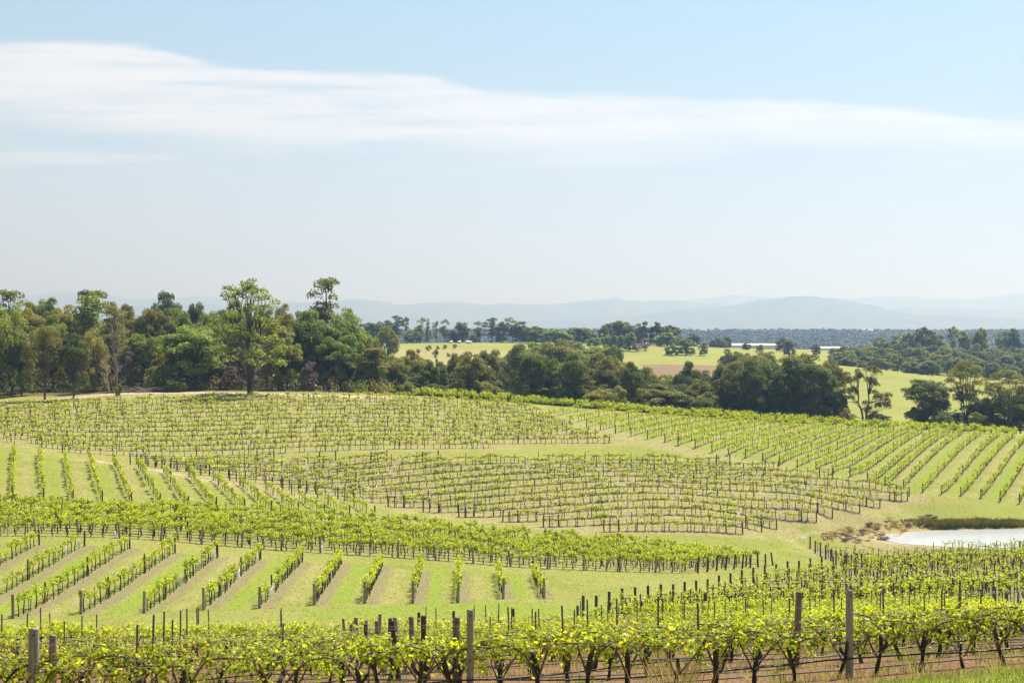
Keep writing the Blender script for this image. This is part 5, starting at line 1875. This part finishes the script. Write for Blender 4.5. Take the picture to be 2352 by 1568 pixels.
    tag(link('distant_forest', buf.mesh('distant_forest', [M['forest_far']], False)), 'blue hazy forest across the far plain', 'forest', kind='stuff')


build_mid_hill()


# ------------------------------------------------------------------ dam banks, grasses
def blade_clump(rng, n, h, spread, lean=.35, w=.02):
    """narrow blades from one foot"""
    base = rng.normal(0, spread, (n, 3)) * [1, 1, 0]
    hh = h * rng.uniform(.55, 1.1, n)
    dirv = unit(base + rng.normal(0, .3 * spread + .02, (n, 3)) * [1, 1, 0])
    tip = base + dirv * (hh * lean * rng.uniform(.2, 1.2, n))[:, None]
    tip[:, 2] = hh
    mid = base + (tip - base) * .5
    mid[:, 2] = hh * .6
    sid = unit(np.cross(dirv, [0, 0, 1])) * w
    V = np.stack([base - sid, base + sid, mid + sid * .8, tip, mid - sid * .8], 1).reshape(-1, 3)
    Fa = (np.arange(n) * 5)[:, None] + np.array([[0, 1, 2, 3, 4]])
    return V, Fa


def build_banks():
    rng = np.random.default_rng(41)
    protos = []
    for s in range(4):
        b = Buf()
        b.add(*blade_clump(rng, 150, .95, .30, .25, .018))
        protos.append((b.mesh('reeds_dark', [M['reed']], False)))
    gold = []
    for s in range(3):
        b = Buf()
        b.add(*blade_clump(rng, 150, .8, .38, .45, .02))
        gold.append(b.mesh('reeds_gold', [M['reed_gold']], False))
    n = 0
    xs_ = np.concatenate([np.arange(2142, 2200, 7), np.arange(2220, 2230, 7), np.arange(2243, 2262, 7), np.arange(2280, 2300, 8), np.arange(2314, 2335, 8)])
    for x in xs_:
        x = x + rng.normal(0, 2)
        d = 198.3 + .4 * rng.random() + .3
        X = (x - CX) / F * d
        ry = POND[1] + POND[3] * 1.12 * math.sqrt(max(0, 1 - ((X - POND[0]) / (POND[2] * 1.12)) ** 2))
        n += 1
        o = link('reed_clump', protos[n % 4], None, (X, ry + rng.uniform(0, .5), float(gz(X, ry)) - .03), (0, 0, rng.uniform(0, 6)), (1.0, 1.0, rng.uniform(.5, .85)))
        tag(o, f"dark green reed clump at the water's far edge, {ordw(n)} from the rocky bank", 'reeds', 'dark reed clumps along the dam')
    n = 0
    for x in np.arange(2105, 2400, 7.5):
        X = (x + rng.normal(0, 3) - CX) / F * 200
        ry = POND[1] + POND[3] * 1.25 * math.sqrt(max(0, 1 - ((X - POND[0]) / (POND[2] * 1.25)) ** 2)) + rng.uniform(0, 1.0)
        n += 1
        o = link('sedge_tuft', gold[n % 3], None, (X, ry, float(gz(X, ry)) - .03), (0, 0, rng.uniform(0, 6)), (1.35, 1.35, rng.uniform(.95, 1.35)))
        tag(o, f"golden sedge tuft on the dam bank behind the reeds, {ordw(n)} from the rocky bank", 'sedge', 'golden sedge tufts along the dam')
    # rocky bank with bleached driftwood and dry tufts
    straw = []
    for s in range(3):
        b = Buf()
        b.add(*blade_clump(rng, 130, .5, .22, .7, .02))
        straw.append(b.mesh('dry_grass_tuft', [M[['straw', 'brown', 'mauve'][s]]], False))
    pts = []
    for i in range(1500):
        x, y = rng.uniform(1890, 2150), rng.uniform(1178, 1256)
        lo = np.interp(x, [1890, 1950, 2010, 2060, 2110, 2150], [1237, 1247, 1246, 1234, 1222, 1214])
        hi = np.interp(x, [1890, 1950, 2010, 2060, 2110, 2150], [1226, 1214, 1202, 1190, 1184, 1182])
        if hi < y < lo:
            pts.append((x, y))
    pts = pts[:85]
    n = 0
    for i, (x, y) in enumerate(pts):
        p = hit(x, y)
        n += 1
        k = int(rng.choice([0, 1, 2], p=[.66, .04, .3]))
        s = rng.uniform(.5, .9)
        o = link('dry_grass_tuft', straw[k], None, (p[0], p[1], float(gz(*p)) - .03), (0, 0, rng.uniform(0, 6)), (s * 1.3, s * 1.3, s))
        tag(o, f"{['straw', 'rusty brown', 'mauve-grey'][k]} dry tuft on the rocky dam bank, {ordw(n)} of the tufts there", 'dry grass', 'dry tufts on the rocky dam bank')
    for i in range(14):
        x, y = pts[int(rng.integers(0, len(pts)))]
        p = hit(x + rng.normal(0, 5), y + rng.uniform(2, 8))
        s = rng.uniform(.12, .26)
        rock('rock', p[0], p[1], np.array([s * rng.uniform(1, 1.6), s, s * .75]), f"bleached grey rock on the dam bank, {ordw(i + 1)} among the dry tufts", 'rock', 'bleached rocks on the dam bank', seed=i)
    for i in range(18):
        x, y = pts[int(rng.integers(0, len(pts)))]
        p = hit(x, y + 4)
        b = Buf()
        L = rng.uniform(.8, 2.0)
        add_tube(b, [(-L / 2, 0, .1), (0, .1, .28), (L / 2, 0, .5 * rng.random() + .1)], [.09, .075, .04], 6)
        add_tube(b, [(0, .1, .28), (L * .2, -.2, .6)], [.05, .025], 5)
        o = link('driftwood', b.mesh('driftwood', [M['bark_pale']]), None, (p[0], p[1], float(gz(*p))), (0, 0, rng.normal(0, .6)))
        tag(o, f"bleached branch lying on the rocky dam bank, {ordw(i + 1)} of the driftwood there", 'driftwood', 'driftwood on the dam bank')
    # mown grass and weeds near the camera
    buf = Buf()
    N_ = 26000
    X = rng.uniform(3.0, 9.5, N_)
    Y = rng.uniform(14.0, 20.4, N_)
    edge = 19.55 + .08 * X - .35
    keep = Y < edge - .25 + rng.normal(0, .10, N_) - np.maximum(0, (6.2 - X)) * 0.42
    X, Y = X[keep], Y[keep]
    Z = gz(X, Y)
    h = rng.uniform(.03, .085, len(X))
    a = rng.uniform(0, 6.28, len(X))
    dv = np.stack([np.cos(a), np.sin(a), 0 * a], 1)
    sv = np.stack([-np.sin(a), np.cos(a), 0 * a], 1) * .006
    B = np.stack([X, Y, Z - .005], 1)
    Tt = B + dv * (h * .7)[:, None]
    Tt[:, 2] = Z + h
    V = np.stack([B - sv, B + sv, Tt], 1).reshape(-1, 3)
    buf.add(V, np.arange(len(V)).reshape(-1, 3))
    tag(link('grass', buf.mesh('grass', [M['grass']], False)), 'mown grass at the foot of the first wired row', 'grass', kind='stuff')
    # tufts of mown grass and straw over the lawns and lanes
    buf = Buf()
    for y0, y1, N2, sz in ((58, 135, 60000, .15), (135, 212, 45000, .2), (212, 266, 24000, .24)):
        Y = np.sqrt(rng.uniform(y0 ** 2, y1 ** 2, N2))
        X = Y * rng.uniform(-.385, .385, N2)
        r = np.sqrt(((X - POND[0]) / POND[2]) ** 2 + ((Y - POND[1]) / POND[3]) ** 2)
        k = r > 1.2
        X, Y = X[k], Y[k]
        Z = gz(X, Y)
        n_ = len(X)
        a = rng.uniform(0, 6.28, n_)
        h = sz * rng.uniform(.2, .6, n_)
        w_ = sz * rng.uniform(.5, 1.0, n_)
        dv = np.stack([np.cos(a), np.sin(a), 0 * a], 1) * w_[:, None]
        ev = np.stack([-np.sin(a), np.cos(a), 0 * a], 1) * (w_ * .6)[:, None]
        B = np.stack([X, Y, Z - .02], 1)
        T1 = B + ev + [0, 0, 1] * h[:, None]
        T2 = B - ev * .8 + dv * .3 + [0, 0, .8] * h[:, None]
        V = np.stack([B - dv * .5, B + dv * .5, T1, B + dv * .4 - ev * .2, B - dv * .4, T2], 1).reshape(-1, 3)
        Fa = np.arange(len(V)).reshape(-1, 3)
        m_ = np.repeat(rng.random(n_) < .24, 2)
        base = buf.nv
        buf.add(V, Fa[~m_], 0)
        buf.f.append(Fa[m_] + base)
        buf.m.append(np.full(int(m_.sum()), 1, np.int32))
    tag(link('grass', buf.mesh('grass', [M['grass'], M['straw']], False)), 'short grass and straw tufts over the lawns and vineyard lanes', 'grass', kind='stuff')
    buf = Buf()
    for i in range(2200):
        r = [q for q in ROWS if q['block'] == 'A'][int(rng.integers(0, 9))]
        t = rng.random()
        p = r['a'] + (r['b'] - r['a']) * t + rng.normal(0, .8, 2)
        V, Fa = blade_clump(rng, 14, rng.uniform(.05, .22), .08, .6, .006)
        buf.add(V + [p[0], p[1], float(gz(*p))], Fa, int(rng.random() < .6))
    tag(link('weeds', buf.mesh('weeds', [M['grass'], M['straw']], False)), 'sparse weeds and straw between the wired rows', 'weeds', kind='stuff')
    b = Buf()
    b.add(*blade_clump(rng, 70, .5, .20, .4, .0035))
    X = (1562 - CX) / F * 19.0
    o = link('straw_tuft', b.mesh('straw_tuft', [M['straw']], False), None, (X, 19.0, float(gz(X, 19.0))))
    tag(o, 'tall straw-coloured grass tuft at the foot of the first wired row', 'dry grass')
    X = (2285 - CX) / F * 27.0
    o = link('straw_tuft', o.data, None, (X, 27.0, float(gz(X, 27.0))), (0, 0, 1), (.8, .8, .7))
    tag(o, 'shorter straw tuft between the trunks near the mown grass', 'dry grass')
    # scrub on the hilltop paddock
    i = 0
    for x, y in ((960, 812), (985, 806), (1005, 803), (1022, 802), (1000, 818), (1030, 820), (1045, 800)):
        i += 1
        p = hit(x, y)
        if p[1] > 500:
            tree('scrub_bush', 'bush', p[0], p[1], 2.0 + (i % 3) * .5, 1.2, 'darkolive', f"low scrub bush on the dry hilltop paddock, {ordw(i)} from the woodland side", 'bush', 'scrub bushes on the hilltop paddock')


build_banks()

# ------------------------------------------------------------------ haze: one even volume round everything
def build_haze():
    m = bpy.data.materials.new('haze')
    m.use_nodes = True
    N = NT(m.node_tree)
    v = N.n('ShaderNodeVolumePrincipled', Color=(0.42, 0.69, 1.0), Density=2.05e-4, Anisotropy=0.53)
    v.inputs['Absorption Color'].default_value = (.84, .84, 1, 1)
    N.n('ShaderNodeOutputMaterial', Volume=v.outputs[0])
    s = 22500.0
    z0, z1 = float(GZ.min()) - 1.0, 520.0
    V = [(-s, -2200, z0), (s, -2200, z0), (s, s, z0), (-s, s, z0), (-s, -2200, z1), (s, -2200, z1), (s, s, z1), (-s, s, z1)]
    b = Buf()
    b.add(V, [(0, 3, 2, 1), (4, 5, 6, 7), (0, 1, 5, 4), (1, 2, 6, 5), (2, 3, 7, 6), (3, 0, 4, 7)])
    tag(link('haze', b.mesh('haze', [m], False)), 'pale blue haze over the valley', 'haze', kind='stuff')


build_haze()
